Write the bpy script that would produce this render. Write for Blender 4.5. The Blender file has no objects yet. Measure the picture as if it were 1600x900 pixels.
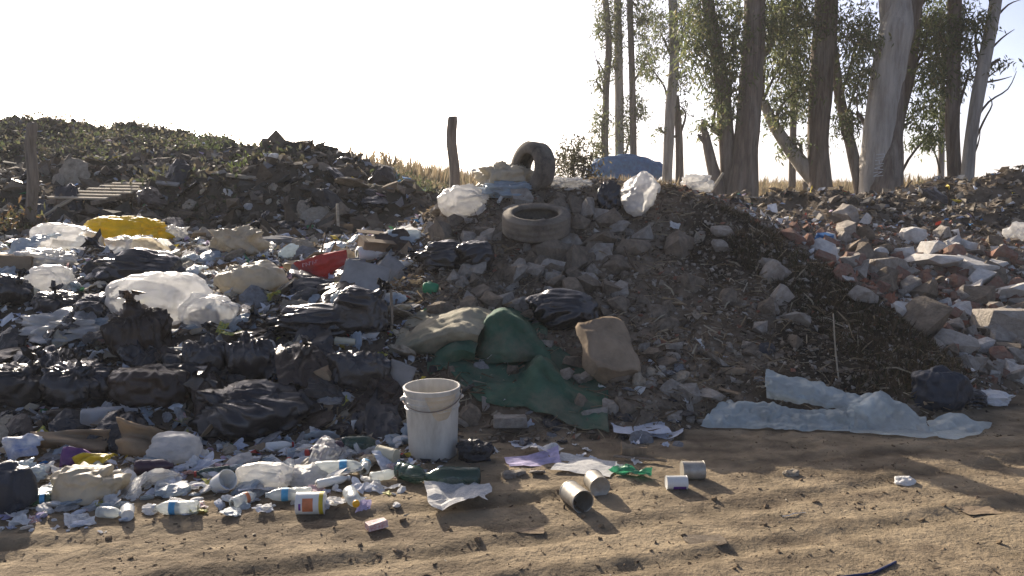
import bpy, bmesh, math, random
import numpy as np
from mathutils import Vector, Matrix, Quaternion

random.seed(7)
RNG = np.random.default_rng(11)
scn = bpy.context.scene
COL = scn.collection

# ------------------------------------------------------------------ camera
FPX = 1300.0                      # focal length in photo pixels (1600 wide)
PITCH = math.atan(165 / FPX)
CAMZ = 1.5
cam_d = bpy.data.cameras.new('camera')
cam_d.sensor_width = 36.0
cam_d.lens = FPX / 1600 * 36.0
cam_d.clip_start = 0.05
cam_d.clip_end = 3000
cam = bpy.data.objects.new('camera', cam_d)
COL.objects.link(cam)
cam.location = (0, 0, CAMZ)
cam.rotation_euler = (math.pi / 2 - PITCH, 0, 0)
scn.camera = cam

# ------------------------------------------------------------------ sky, sun, exposure
SUN_EL, SUN_AZ = math.radians(20.7), math.radians(-26)     # behind the heap, to the left
w = bpy.data.worlds.new('World')
scn.world = w
w.use_nodes = True
nt = w.node_tree
nt.nodes.clear()
sky = nt.nodes.new('ShaderNodeTexSky')
sky.sky_type = 'NISHITA'
sky.sun_disc = False
sky.sun_elevation = SUN_EL
sky.sun_rotation = SUN_AZ
sky.air_density = 0.3
sky.dust_density = 2.0
sky.ozone_density = 1.0
bg = nt.nodes.new('ShaderNodeBackground')
bg.inputs['Strength'].default_value = 0.15
out = nt.nodes.new('ShaderNodeOutputWorld')
nt.links.new(sky.outputs[0], bg.inputs[0])
nt.links.new(bg.outputs[0], out.inputs[0])
sd = bpy.data.lights.new('sun', 'SUN')
sd.energy = 4.9
sd.angle = math.radians(0.5)
sd.color = (1.0, 0.9, 0.76)
sun = bpy.data.objects.new('sun', sd)
COL.objects.link(sun)
sdir = Vector((math.sin(SUN_AZ) * math.cos(SUN_EL), math.cos(SUN_AZ) * math.cos(SUN_EL), math.sin(SUN_EL)))
sun.rotation_euler = (-sdir).to_track_quat('-Z', 'Y').to_euler()
sun.location = (-6, 12, 9)
scn.view_settings.view_transform = 'Standard'
scn.view_settings.look = 'None'
scn.view_settings.exposure = 0.97
scn.view_settings.gamma = 1.0
scn.view_settings.use_white_balance = True            # camera set warm, as a phone does against the light
scn.view_settings.white_balance_temperature = 6700

# ------------------------------------------------------------------ numpy noise
def _hash(ix, iy, iz, seed):
    h = (ix * 374761393 + iy * 668265263 + iz * 2147483647 + seed * 1274126177) & 0xFFFFFFFF
    h = ((h ^ (h >> 13)) * 1274126177) & 0xFFFFFFFF
    h = h ^ (h >> 16)
    return (h & 0xFFFFFF) / float(0xFFFFFF) * 2 - 1

def vnoise(P, seed=0):
    P = np.asarray(P, float)
    i = np.floor(P).astype(np.int64)
    f = P - i
    f = f * f * (3 - 2 * f)
    r = 0
    for dx in (0, 1):
        wx = f[..., 0] if dx else 1 - f[..., 0]
        for dy in (0, 1):
            wy = f[..., 1] if dy else 1 - f[..., 1]
            for dz in (0, 1):
                wz = f[..., 2] if dz else 1 - f[..., 2]
                r = r + wx * wy * wz * _hash(i[..., 0] + dx, i[..., 1] + dy, i[..., 2] + dz, seed)
    return r

def fbm(P, octv=4, seed=0, gain=0.5):
    P = np.asarray(P, float)
    a, s, t = 1.0, 0, 0
    for k in range(octv):
        s = s + a * vnoise(P * (2.03 ** k) + 17.3 * k, seed + k)
        t += a
        a *= gain
    return s / t

def tri(x):
    return np.abs((x % 1.0) * 2 - 1) * 2 - 1

def creases(P, seed, n=5, freq=2.0, warp=0.3):
    """sharp straight folds in random directions, like crumpled film"""
    r = np.random.default_rng(seed)
    wv = np.stack([vnoise(P * freq * 0.9, seed + 91 + k) for k in range(3)], -1) * warp / freq
    Q = P + wv
    s = 0
    for k in range(n):
        d = r.normal(size=3)
        d /= np.linalg.norm(d)
        f = freq * (0.6 + 0.9 * r.random())
        s = s + tri(Q @ d * f + r.random()) * (0.5 + r.random()) / f * freq
    return s / n

def sstep(a, b, x):
    t = np.clip((x - a) / (b - a), 0, 1)
    return t * t * (3 - 2 * t)

# ------------------------------------------------------------------ pixel <-> world helpers
CT, ST = math.cos(PITCH), math.sin(PITCH)
def ray(px, py):
    u = (np.asarray(px, float) - 800) / FPX
    v = (450 - np.asarray(py, float)) / FPX
    return np.stack([u, CT + v * ST, -ST + v * CT], -1)

def P(px, py, D):
    d = ray(px, py)
    return np.array([0, 0, CAMZ]) + d * (np.asarray(D, float) / d[..., 1])[..., None]

def flat(px, py, z=0.0):
    d = ray(px, py)
    return np.array([0, 0, CAMZ]) + d * ((z - CAMZ) / d[..., 2])[..., None]

# ------------------------------------------------------------------ terrain height
foot_px = [(-250, 735), (0, 715), (300, 690), (600, 680), (760, 690), (900, 690), (1000, 685), (1100, 668),
           (1300, 660), (1450, 655), (1530, 640), (1600, 612), (1800, 600)]
FOOT = np.array([flat(a, b)[:2] for a, b in foot_px])
def yfoot(x):
    return np.interp(x, FOOT[:, 0], FOOT[:, 1])

CTRL = []
def cp(*pts):
    for a, b, D in pts:
        CTRL.append(P(a, b, D))
def cw(*pts):
    for q in pts:
        CTRL.append(np.array(q, float))
for x, y in FOOT:
    cw((x, y, 0), (x, y - 0.8, 0), (x, y - 3, 0), (x, y - 8, 0))
# left heap
for a in (-200, -60, 100, 260, 420, 560):
    cp((a, 600, 5.2), (a, 505, 5.9))
for a in (-200, -60, 100, 260, 420, 540):
    cp((a, 435, 7.0), (a, 392, 8.2))
cp((620, 610, 5.2), (630, 520, 5.9), (620, 440, 6.8), (600, 400, 7.7), (660, 395, 7.4))
for a in (-250, 0, 150, 300, 450, 560):
    cp((a, 372, 9.2))
# left banks behind
cp((-250, 345, 10.5), (0, 345, 10.4), (100, 330, 10.6), (200, 330, 10.6), (60, 300, 11.5), (170, 298, 11.5))
cp((-250, 275, 13.5), (0, 275, 13.5), (100, 268, 13.5), (200, 272, 13.2), (250, 262, 13.5))
cp((-300, 188, 20), (0, 193, 20), (100, 197, 20), (200, 205, 20), (290, 216, 19.5), (350, 232, 18.5), (378, 250, 17))
cp((50, 235, 16.5), (180, 235, 16.3), (300, 250, 15.5))
cp((270, 305, 11.2), (300, 345, 10.2), (400, 340, 10.1), (380, 275, 12), (330, 275, 12.5))
cp((410, 236, 13.2), (450, 228, 13.2), (500, 240, 13), (540, 256, 12.8), (600, 278, 12.4), (640, 300, 11.8), (668, 330, 11))
cp((330, 285, 10.9), (400, 268, 11.0), (480, 285, 10.8), (560, 292, 10.7), (500, 345, 10.1), (600, 345, 10.1), (640, 365, 9.4))
# central mound
cp((690, 345, 7.9), (720, 330, 8.0), (770, 303, 8.1), (830, 295, 8.1), (900, 292, 8.1), (960, 288, 8.1), (1040, 288, 8.1))
cp((700, 400, 7.1), (760, 400, 7.05), (850, 392, 7.2), (950, 370, 7.4), (1050, 360, 7.5))
cp((760, 460, 6.5), (860, 450, 6.6), (960, 445, 6.65), (1060, 440, 6.7), (1150, 440, 6.8))
cp((720, 520, 5.9), (800, 530, 5.85), (900, 540, 5.8), (1000, 535, 5.85), (1100, 530, 5.95), (1200, 520, 6.1), (1300, 515, 6.25))
cp((750, 620, 5.15), (850, 620, 5.2), (950, 620, 5.2), (1050, 615, 5.25), (1150, 600, 5.4), (1250, 590, 5.5), (1350, 590, 5.55))
cp((1100, 308, 8.0), (1150, 332, 7.9), (1200, 362, 7.6), (1250, 395, 7.25), (1330, 455, 6.8), (1420, 510, 6.3), (1490, 580, 5.75))
cp((1400, 560, 5.8), (1450, 600, 5.4))
# behind the central mound
for x in (-0.4, 0.3, 1.0, 1.7):
    cw((x, 8.8, 1.42), (x, 10.5, 0.85), (x, 12.5, 0.8))
cw((-1.0, 9.3, 0.95), (-0.8, 14, 0.95))
# rubble bank on the right
cp((1250, 335, 10.0), (1200, 345, 9.2), (1330, 350, 9.6), (1290, 390, 8.4), (1370, 395, 8.6), (1450, 405, 8.6), (1540, 410, 8.6))
cp((1400, 465, 7.3), (1480, 470, 7.4), (1560, 480, 7.4), (1640, 490, 7.4), (1500, 540, 6.4), (1580, 560, 6.3), (1660, 560, 6.3))
cp((1450, 350, 10.6), (1550, 350, 10.6), (1650, 350, 10.6))
cp((1420, 312, 12.2), (1450, 297, 12.4), (1490, 288, 12.6), (1540, 290, 12.4), (1590, 278, 12.2), (1680, 270, 12.2))
cp((1100, 312, 11.5), (1180, 318, 11.5), (1240, 318, 11.5), (1320, 322, 11.5), (1370, 325, 11.8))
# plain behind
for x in (-26, -18, -10, -4, 0, 4, 8, 12, 16, 22, 28):
    cw((x, 34, 1.0))
    if x > -4:
        cw((x, 24, 0.95), (x, 16.5, 0.9))
    else:
        cw((x, 27, 1.1))
cw((-26, 12, 1.3), (-26, 20, 2.2), (-26, 5, 0.2), (-14, 5.5, 0.3), (20, 5, 0.0), (20, 12, 1.0), (9, 5, 0.0), (12, 8, .5))
for x in (-30, -15, 0, 15, 30):
    cw((x, -8, 0))
CTRL = np.array(CTRL)
EPS2 = 0.12 ** 2
def _phi(A, B):
    d2 = (A[:, None, 0] - B[None, :, 0]) ** 2 + (A[:, None, 1] - B[None, :, 1]) ** 2
    return np.sqrt(d2 + EPS2)
_N = len(CTRL)
_A = np.zeros((_N + 1, _N + 1))
_A[:_N, :_N] = _phi(CTRL, CTRL) - 0.05 * np.eye(_N)
_A[:_N, _N] = 1
_A[_N, :_N] = 1
_W = np.linalg.solve(_A, np.append(CTRL[:, 2], 0))
def base_h(x, y):
    xy = np.stack([np.clip(x, -28, 28), np.clip(y, -9, 36)], -1).reshape(-1, 2)
    r = np.empty(len(xy))
    for i in range(0, len(xy), 20000):
        r[i:i + 20000] = _phi(xy[i:i + 20000], CTRL) @ _W[:_N] + _W[_N]
    return r.reshape(np.shape(x))

def _line(pts):
    q = np.array([flat(a, b)[:2] for a, b in pts])
    return q
RUTS = [_line([(-300, 900), (0, 858), (200, 838), (500, 806), (800, 782), (1050, 748), (1300, 712), (1600, 690)]),
        _line([(-100, 960), (300, 905), (600, 872), (900, 832), (1100, 800), (1300, 768), (1450, 742), (1600, 722)]),
        _line([(300, 990), (700, 930), (1000, 885), (1300, 835), (1600, 790)])]
RIDGE = np.array([P(a, b, D)[:2] for a, b, D in [(1040, 288, 8.1), (1100, 308, 8.0), (1150, 332, 7.9), (1200, 362, 7.6), (1250, 395, 7.25),
                 (1330, 455, 6.8), (1420, 510, 6.3), (1490, 580, 5.75), (1530, 640, 5.2)]])
def ridge_side(x, y):
    """> 0 behind / right of the ridge of the earth mound"""
    xr = np.interp(y, RIDGE[::-1, 1], RIDGE[::-1, 0])
    return np.where(y > 8.1, (x - 1.5), x - xr)

def rut_mask(x, y):
    q = np.stack([x, y, np.zeros_like(x)], -1)
    m = 0
    for k, L in enumerate(RUTS):
        d = y - np.interp(x, L[:, 0], L[:, 1]) + 0.03 * vnoise(q * 1.7, 60 + k)
        m = np.maximum(m, np.exp(-(d / 0.07) ** 2) * np.clip(.6 + .8 * vnoise(q * np.array([1.3, 1, 1]), 70 + k), 0, 1))
    return m
def height(x, y):
    x = np.asarray(x, float)
    y = np.asarray(y, float)
    b = base_h(x, y)
    df = y - yfoot(x)
    t = sstep(-0.12, 0.3, df)
    q = np.stack([x, y, np.zeros_like(x)], -1)
    far = sstep(8.8, 11, y)
    plain = sstep(14.5, 16, y) * sstep(-3.5, -1, x) + sstep(26, 30, y)
    plain = np.clip(plain, 0, 1)
    h = b * t
    rough = t * (1 - plain)
    h = h + rough * (1 - far) * (0.055 * fbm(q * 2.6, 3, 5) + 0.028 * fbm(q * 9, 3, 6) + 0.012 * vnoise(q * 30, 44))
    h = h + rough * far * (0.30 * fbm(q * 0.9, 4, 8) + 0.20 * fbm(q * 2.6, 4, 9, .6) + .06 * fbm(q * 9, 2, 10))
    h = h + plain * 0.10 * fbm(q * 0.3, 3, 12)
    # road: tyre ruts, ridges of mud, clods
    rd = (1 - t)
    ru = 0
    for k, L in enumerate(RUTS):
        d = y - np.interp(x, L[:, 0], L[:, 1]) + 0.03 * vnoise(q * 1.7, 60 + k)
        m = (0.55 + 0.45 * vnoise(q * np.array([1.3, 1, 1]), 70 + k)) * (.7 + .5 * fbm(q * np.array([16, 9, 1]), 2, 80 + k))
        ru = ru + m * 0.85 * (-0.034 * np.exp(-(d / 0.055) ** 2) + 0.020 * np.exp(-((d - 0.10) / 0.04) ** 2) + 0.016 * np.exp(-((d + 0.10) / 0.045) ** 2))
    clod = np.maximum(0, fbm(q * np.array([13, 17, 1]), 3, 33) - .05)
    lump = 0.004 * fbm(q * np.array([1.2, 4.0, 1]), 3, 30) + 0.006 * fbm(q * np.array([9, 16, 1]), 4, 31, .65) + 0.03 * clod * sstep(-.3, .35, fbm(q * 1.1, 2, 36)) + .004 * fbm(q * 40, 2, 35)
    near = sstep(-6, 1.0, y) * (1 - sstep(9, 12, np.abs(x)))
    h = h + rd * near * (ru + lump)
    return h

# fast lookup grid
GX = np.arange(-17, 17.001, 0.05)
GY = np.arange(1.2, 32.001, 0.05)
_gx, _gy = np.meshgrid(GX, GY)
GH = height(_gx, _gy)
def H(x, y):
    x = np.asarray(x, float); y = np.asarray(y, float)
    fx = np.clip((x - GX[0]) / 0.05, 0, len(GX) - 1.001)
    fy = np.clip((y - GY[0]) / 0.05, 0, len(GY) - 1.001)
    i = fx.astype(int); j = fy.astype(int)
    a = fx - i; b = fy - j
    return (GH[j, i] * (1 - a) * (1 - b) + GH[j, i + 1] * a * (1 - b) + GH[j + 1, i] * (1 - a) * b + GH[j + 1, i + 1] * a * b)
_DS = np.geomspace(2.6, 31, 700)
def hit(px, py):
    px = np.atleast_1d(np.asarray(px, float)); py = np.atleast_1d(np.asarray(py, float))
    d = ray(px, py)
    d = d / d[:, 1:2]
    res = np.empty((len(px), 3))
    for i in range(0, len(px), 500):
        dd = d[i:i + 500]
        X = dd[:, None, 0] * _DS
        Z = CAMZ + dd[:, None, 2] * _DS
        below = Z < H(X, np.broadcast_to(_DS, X.shape))
        k = np.where(below.any(1), below.argmax(1), len(_DS) - 1)
        res[i:i + 500, 0] = dd[:, 0] * _DS[k]
        res[i:i + 500, 1] = _DS[k]
    res[:, 2] = H(res[:, 0], res[:, 1])
    return res
def hit1(px, py):
    return hit([px], [py])[0]
def normal_at(x, y, e=0.12):
    n = np.array([H(x - e, y) - H(x + e, y), H(x, y - e) - H(x, y + e), 2 * e])
    return Vector(n / np.linalg.norm(n))

# ------------------------------------------------------------------ materials
MATS = {}
def mat(name, col, rough=0.8, spec=0.3, var=0.25, scale=6.0, dirt=0.0, dirtcol=(0.10, 0.075, 0.05), bump=0.2, bscale=30.0,
        metal=0.0, transl=0.0, clear=0.0, attr=False, stretch=None, coat=0.0):
    m = bpy.data.materials.new(name)
    m.use_nodes = True
    N, L = m.node_tree.nodes, m.node_tree.links
    N.clear()
    o = N.new('ShaderNodeOutputMaterial')
    b = N.new('ShaderNodeBsdfPrincipled')
    b.inputs['Roughness'].default_value = rough
    b.inputs['Specular IOR Level'].default_value = spec
    b.inputs['Metallic'].default_value = metal
    tc = N.new('ShaderNodeTexCoord')
    oi = N.new('ShaderNodeObjectInfo')
    add = N.new('ShaderNodeVectorMath'); add.operation = 'MULTIPLY_ADD'
    L.new(oi.outputs['Random'], add.inputs[0])
    add.inputs[1].default_value = (37, 19, 53)
    L.new(tc.outputs['Object'], add.inputs[2])
    vec = add.outputs[0]
    if stretch:
        mp = N.new('ShaderNodeVectorMath'); mp.operation = 'MULTIPLY'
        L.new(vec, mp.inputs[0]); mp.inputs[1].default_value = stretch
        vec = mp.outputs[0]
    n1 = N.new('ShaderNodeTexNoise'); n1.inputs['Scale'].default_value = scale; n1.inputs['Detail'].default_value = 6
    n1.inputs['Roughness'].default_value = 0.62
    L.new(vec, n1.inputs['Vector'])
    mr = N.new('ShaderNodeMapRange')
    mr.inputs['From Min'].default_value = 0.28; mr.inputs['From Max'].default_value = 0.72
    mr.inputs['To Min'].default_value = 1 - var; mr.inputs['To Max'].default_value = 1 + var
    L.new(n1.outputs['Fac'], mr.inputs['Value'])
    mul = N.new('ShaderNodeMix'); mul.data_type = 'RGBA'; mul.blend_type = 'MULTIPLY'; mul.inputs['Factor'].default_value = 1
    if attr:
        at = N.new('ShaderNodeAttribute'); at.attribute_name = 'Col'
        L.new(at.outputs['Color'], mul.inputs['A'])
    else:
        mul.inputs['A'].default_value = (*col, 1)
    L.new(mr.outputs[0], mul.inputs['B'])
    colout = mul.outputs['Result']
    if dirt > 0:
        n2 = N.new('ShaderNodeTexNoise'); n2.inputs['Scale'].default_value = scale * 0.55; n2.inputs['Detail'].default_value = 8
        n2.inputs['Roughness'].default_value = 0.7
        L.new(vec, n2.inputs['Vector'])
        m2 = N.new('ShaderNodeMapRange'); m2.inputs['From Min'].default_value = 0.62 - 0.3 * dirt
        m2.inputs['From Max'].default_value = 0.82 - 0.25 * dirt
        m2.inputs['To Max'].default_value = min(1, 0.45 + dirt * 0.5)
        L.new(n2.outputs['Fac'], m2.inputs['Value'])
        mx = N.new('ShaderNodeMix'); mx.data_type = 'RGBA'
        L.new(m2.outputs[0], mx.inputs['Factor']); L.new(colout, mx.inputs['A']); mx.inputs['B'].default_value = (*dirtcol, 1)
        colout = mx.outputs['Result']
    L.new(colout, b.inputs['Base Color'])
    bn = None
    if bump > 0:
        n3 = N.new('ShaderNodeTexNoise'); n3.inputs['Scale'].default_value = bscale; n3.inputs['Detail'].default_value = 7
        n3.inputs['Roughness'].default_value = 0.65
        L.new(vec, n3.inputs['Vector'])
        bn = N.new('ShaderNodeBump'); bn.inputs['Strength'].default_value = bump; bn.inputs['Distance'].default_value = 0.6 / bscale
        L.new(n3.outputs['Fac'], bn.inputs['Height'])
        L.new(bn.outputs[0], b.inputs['Normal'])
    sh = b.outputs[0]
    if transl > 0:
        t = N.new('ShaderNodeBsdfTranslucent')
        L.new(colout, t.inputs['Color'])
        if bn: L.new(bn.outputs[0], t.inputs['Normal'])
        ms = N.new('ShaderNodeMixShader'); ms.inputs[0].default_value = transl
        L.new(sh, ms.inputs[1]); L.new(t.outputs[0], ms.inputs[2])
        sh = ms.outputs[0]
    if clear > 0:
        t = N.new('ShaderNodeBsdfTransparent')
        ms = N.new('ShaderNodeMixShader')
        lw = N.new('ShaderNodeLayerWeight'); lw.inputs['Blend'].default_value = 0.35
        m4 = N.new('ShaderNodeMapRange'); m4.inputs['To Min'].default_value = 1 - clear; m4.inputs['To Max'].default_value = 1.0
        L.new(lw.outputs['Facing'], m4.inputs['Value']); L.new(m4.outputs[0], ms.inputs[0])
        L.new(t.outputs[0], ms.inputs[1]); L.new(sh, ms.inputs[2])
        sh = ms.outputs[0]
    L.new(sh, o.inputs['Surface'])
    MATS[name] = m
    return m

mat('soil', None, rough=0.95, spec=0.12, var=0.35, scale=5, bump=1.0, bscale=22, attr=True)
mat('clod', None, rough=0.95, spec=0.1, var=0.3, scale=20, bump=0.5, bscale=60, attr=True)
mat('bits', None, rough=0.75, spec=0.3, var=0.2, scale=15, bump=0, attr=True, transl=0.15)
mat('leaf', None, rough=0.5, spec=0.45, var=0.2, scale=4, bump=0, attr=True, transl=0.55)
mat('straw', None, rough=0.8, spec=0.2, var=0.2, scale=2, bump=0, attr=True, transl=0.3)
mat('black_bag', (0.016, 0.0155, 0.0175), rough=0.2, spec=0.65, var=0.4, scale=5, bump=0.3, bscale=12, dirt=0.15, dirtcol=(.08, .066, .053))
mat('black_bag_dull', (0.021, 0.02, 0.021), rough=0.34, spec=0.5, var=0.4, scale=5, bump=0.3, bscale=14, dirt=0.4, dirtcol=(.085, .07, .056))
mat('brown_bag', (0.05, 0.034, 0.025), rough=0.32, spec=0.5, var=0.4, scale=5, bump=0.3, bscale=14, dirt=0.2, transl=0.2)
mat('grey_bag', (0.03, 0.035, 0.045), rough=0.5, spec=0.35, var=0.3, scale=5, bump=0.3, bscale=18, dirt=0.3)
mat('clear_bag', (0.80, 0.80, 0.79), rough=0.2, spec=0.6, var=0.15, scale=6, bump=0.5, bscale=12, transl=0.55, clear=0.6, dirt=0.12, dirtcol=(.4, .36, .3))
mat('white_bag', (0.74, 0.73, 0.70), rough=0.3, spec=0.5, var=0.15, scale=6, bump=0.4, bscale=18, transl=0.5, clear=0.2, dirt=0.3, dirtcol=(.38, .33, .26))
mat('cream_bag', (0.56, 0.50, 0.38), rough=0.5, spec=0.35, var=0.2, scale=6, bump=0.35, bscale=25, transl=0.35, dirt=0.4, dirtcol=(.25, .2, .14))
mat('bluish_film', (0.42, 0.50, 0.56), rough=0.32, spec=0.5, var=0.15, scale=6, bump=0.4, bscale=25, transl=0.3, clear=0.25, dirt=0.2, dirtcol=(.25, .23, .2))
mat('bubble_film', (0.68, 0.75, 0.72), rough=0.2, spec=0.55, var=0.2, scale=5, bump=0.6, bscale=40, transl=0.35, clear=0.35, dirt=0.3, dirtcol=(.3, .28, .23))
mat('yellow_sack', (0.80, 0.60, 0.03), rough=0.5, spec=0.35, var=0.2, scale=7, bump=0.35, bscale=40, transl=0.45, dirt=0.2)
mat('blue_sack', (0.045, 0.17, 0.36), rough=0.5, spec=0.3, var=0.3, scale=7, bump=0.4, bscale=24, transl=0.2)
mat('green_canvas', (0.045, 0.105, 0.068), rough=0.85, spec=0.2, var=0.35, scale=5, bump=0.45, bscale=60, dirt=0.55, dirtcol=(.19, .165, .115), transl=0.05)
mat('canvas_sunlit', (0.31, 0.275, 0.195), rough=0.85, spec=0.2, var=0.3, scale=6, bump=0.4, bscale=60, dirt=0.4, dirtcol=(.06, .09, .06), transl=0.08)  # sunlit upper fold of the green canvas; the light is put into its colour
mat('paper_white', (0.74, 0.73, 0.70), rough=0.8, spec=0.2, var=0.12, scale=9, bump=0.2, bscale=30, transl=0.25, dirt=0.35, dirtcol=(.36, .31, .24))
mat('paper_blue', (0.60, 0.63, 0.69), rough=0.8, spec=0.2, var=0.15, scale=9, bump=0.2, bscale=30, transl=0.25, dirt=0.3, dirtcol=(.34, .3, .24))
mat('paper_pink', (0.68, 0.50, 0.52), rough=0.8, spec=0.2, var=0.25, scale=9, bump=0.2, bscale=30, transl=0.2, dirt=0.2, dirtcol=(.4, .12, .15))
mat('paper_lilac', (0.50, 0.44, 0.62), rough=0.8, spec=0.2, var=0.25, scale=9, bump=0.2, bscale=30, transl=0.2, dirt=0.2)
mat('print_red', (0.70, 0.66, 0.62), rough=0.55, spec=0.35, var=0.1, scale=14, bump=0.15, transl=0.2, dirt=0.75, dirtcol=(.45, .05, .05))
mat('print_blue', (0.68, 0.68, 0.68), rough=0.55, spec=0.35, var=0.1, scale=14, bump=0.15, transl=0.2, dirt=0.75, dirtcol=(.05, .14, .42))
mat('print_green', (0.66, 0.52, 0.10), rough=0.55, spec=0.35, var=0.1, scale=14, bump=0.15, transl=0.2, dirt=0.75, dirtcol=(.06, .26, .12))
mat('newsprint', (0.62, 0.61, 0.58), rough=0.85, spec=0.15, var=0.35, scale=45, bump=0.1, transl=0.2, dirt=0.5, dirtcol=(.22, .22, .24), stretch=(.5, 2.2, 1))
mat('wrap_purple', (0.12, 0.04, 0.16), rough=0.45, spec=0.4, var=0.3, scale=20, bump=0.2, dirt=0.2)
mat('wrap_yellow', (0.62, 0.46, 0.03), rough=0.5, spec=0.4, var=0.25, scale=12, bump=0.2, dirt=0.2, transl=0.2)
mat('wrap_red', (0.45, 0.05, 0.04), rough=0.5, spec=0.4, var=0.2, scale=12, bump=0.1, dirt=0.2, transl=0.25)
mat('wrap_blue', (0.05, 0.20, 0.45), rough=0.5, spec=0.4, var=0.3, scale=12, bump=0.2, dirt=0.2, transl=0.2)
mat('wrap_green', (0.06, 0.33, 0.17), rough=0.4, spec=0.45, var=0.25, scale=12, bump=0.25, dirt=0.1, transl=0.35)
mat('cloth_beige', (0.33, 0.28, 0.21), rough=0.9, spec=0.15, var=0.3, scale=8, bump=0.4, bscale=60, dirt=0.35)
mat('cloth_grey', (0.20, 0.20, 0.20), rough=0.9, spec=0.15, var=0.3, scale=8, bump=0.4, bscale=60, dirt=0.35)
mat('cardboard', (0.27, 0.20, 0.13), rough=0.9, spec=0.15, var=0.25, scale=6, bump=0.25, bscale=40, dirt=0.35)
mat('burlap', (0.29, 0.22, 0.15), rough=0.95, spec=0.1, var=0.35, scale=5, bump=0.6, bscale=50, dirt=0.4, dirtcol=(.14, .105, .075))
mat('board_grey', (0.27, 0.26, 0.245), rough=0.9, spec=0.15, var=0.25, scale=6, bump=0.35, bscale=40, dirt=0.3)
mat('wood_old', (0.24, 0.20, 0.155), rough=0.9, spec=0.15, var=0.45, scale=5, bump=0.6, bscale=22, stretch=(5, 5, 0.6))
mat('wood_slat', (0.42, 0.36, 0.27), rough=0.9, spec=0.15, var=0.3, scale=8, bump=0.4, bscale=30, stretch=(0.6, 5, 5))
mat('bucket', (0.60, 0.565, 0.49), rough=0.5, spec=0.4, var=0.12, scale=7, bump=0.08, bscale=40, dirt=0.52, dirtcol=(.33, .28, .21), stretch=(2.2, 2.2, 0.7), transl=0.06)
mat('bucket_dirt', (0.55, 0.45, 0.31), rough=0.7, spec=0.3, var=0.15, scale=7, bump=0.05, dirt=0.3, dirtcol=(.3, .24, .17))
mat('wire', (0.23, 0.19, 0.16), rough=0.5, spec=0.5, metal=0.6, var=0.3, bump=0)
mat('tyre', (0.06, 0.053, 0.047), rough=0.9, spec=0.25, var=0.35, scale=7, bump=0.5, bscale=60, dirt=0.95, dirtcol=(.23, .195, .15))
mat('stone', (0.25, 0.205, 0.155), rough=0.95, spec=0.12, var=0.4, scale=5, bump=0.9, bscale=22, dirt=0.55, dirtcol=(.165, .125, .088))
mat('stone_pale', (0.40, 0.355, 0.30), rough=0.95, spec=0.12, var=0.3, scale=5, bump=0.9, bscale=22, dirt=0.4, dirtcol=(.21, .165, .12))
mat('plaster', (0.58, 0.55, 0.50), rough=0.9, spec=0.15, var=0.2, scale=6, bump=0.6, bscale=26, dirt=0.4, dirtcol=(.32, .25, .19))
mat('brick', (0.27, 0.15, 0.108), rough=0.95, spec=0.1, var=0.3, scale=7, bump=0.7, bscale=30, dirt=0.6, dirtcol=(.29, .24, .19))
mat('pet_clear', (0.66, 0.70, 0.68), rough=0.14, spec=0.6, var=0.1, scale=8, bump=0.4, bscale=24, transl=0.35, clear=0.45)
mat('pet_green', (0.03, 0.08, 0.06), rough=0.14, spec=0.6, var=0.15, scale=8, bump=0.2, bscale=24, transl=0.25, clear=0.3)
mat('pet_dark', (0.06, 0.03, 0.05), rough=0.2, spec=0.6, var=0.15, scale=8, bump=0.2, bscale=24, transl=0.2)
mat('plastic_white', (0.72, 0.72, 0.68), rough=0.4, spec=0.45, var=0.08, scale=8, bump=0.15, transl=0.15, dirt=0.2, dirtcol=(.4, .35, .28))
mat('plastic_cream', (0.62, 0.56, 0.40), rough=0.45, spec=0.4, var=0.1, scale=8, bump=0.15, transl=0.15, dirt=0.2)
mat('label_blue', (0.08, 0.32, 0.52), rough=0.5, spec=0.3, var=0.3, scale=25, bump=0)
mat('label_orange', (0.62, 0.20, 0.08), rough=0.5, spec=0.3, var=0.3, scale=25, bump=0)
mat('label_teal', (0.03, 0.30, 0.30), rough=0.5, spec=0.3, var=0.3, scale=30, bump=0)
mat('label_purple', (0.16, 0.05, 0.28), rough=0.5, spec=0.3, var=0.3, scale=30, bump=0)
mat('cap_yellow', (0.80, 0.42, 0.02), rough=0.4, spec=0.4, var=0.05, bump=0)
mat('tin', (0.42, 0.39, 0.33), rough=0.5, spec=0.5, metal=0.45, var=0.25, scale=12, bump=0.15, dirt=0.55, dirtcol=(.24, .19, .13))
mat('tin_inside', (0.22, 0.21, 0.16), rough=0.5, spec=0.4, metal=0.4, var=0.3, scale=12, bump=0.1)
mat('bark_pale', (0.42, 0.385, 0.34), rough=0.9, spec=0.15, var=0.4, scale=1.7, bump=0.8, bscale=9, dirt=0.5, dirtcol=(.12, .09, .072), stretch=(3.2, 3.2, 0.45))
mat('bark_dark', (0.17, 0.13, 0.105), rough=0.95, spec=0.1, var=0.6, scale=3.0, bump=1.0, bscale=9, dirt=0.6, dirtcol=(.36, .32, .27), stretch=(3.2, 3.2, 0.35))
mat('clod_soil', (0.22, 0.16, 0.10), rough=0.95, spec=0.1, var=0.35, scale=20, bump=0.6, bscale=50)
mat('cable_blue', (0.02, 0.03, 0.09), rough=0.5, spec=0.4, var=0.2, bump=0)
mat('letter_white', (0.55, 0.56, 0.57), rough=0.9, spec=0.1, var=0.3, scale=20, bump=0)
mat('twig', (0.11, 0.085, 0.065), rough=0.95, spec=0.1, var=0.3, scale=6, bump=0.3)
M = MATS

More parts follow.
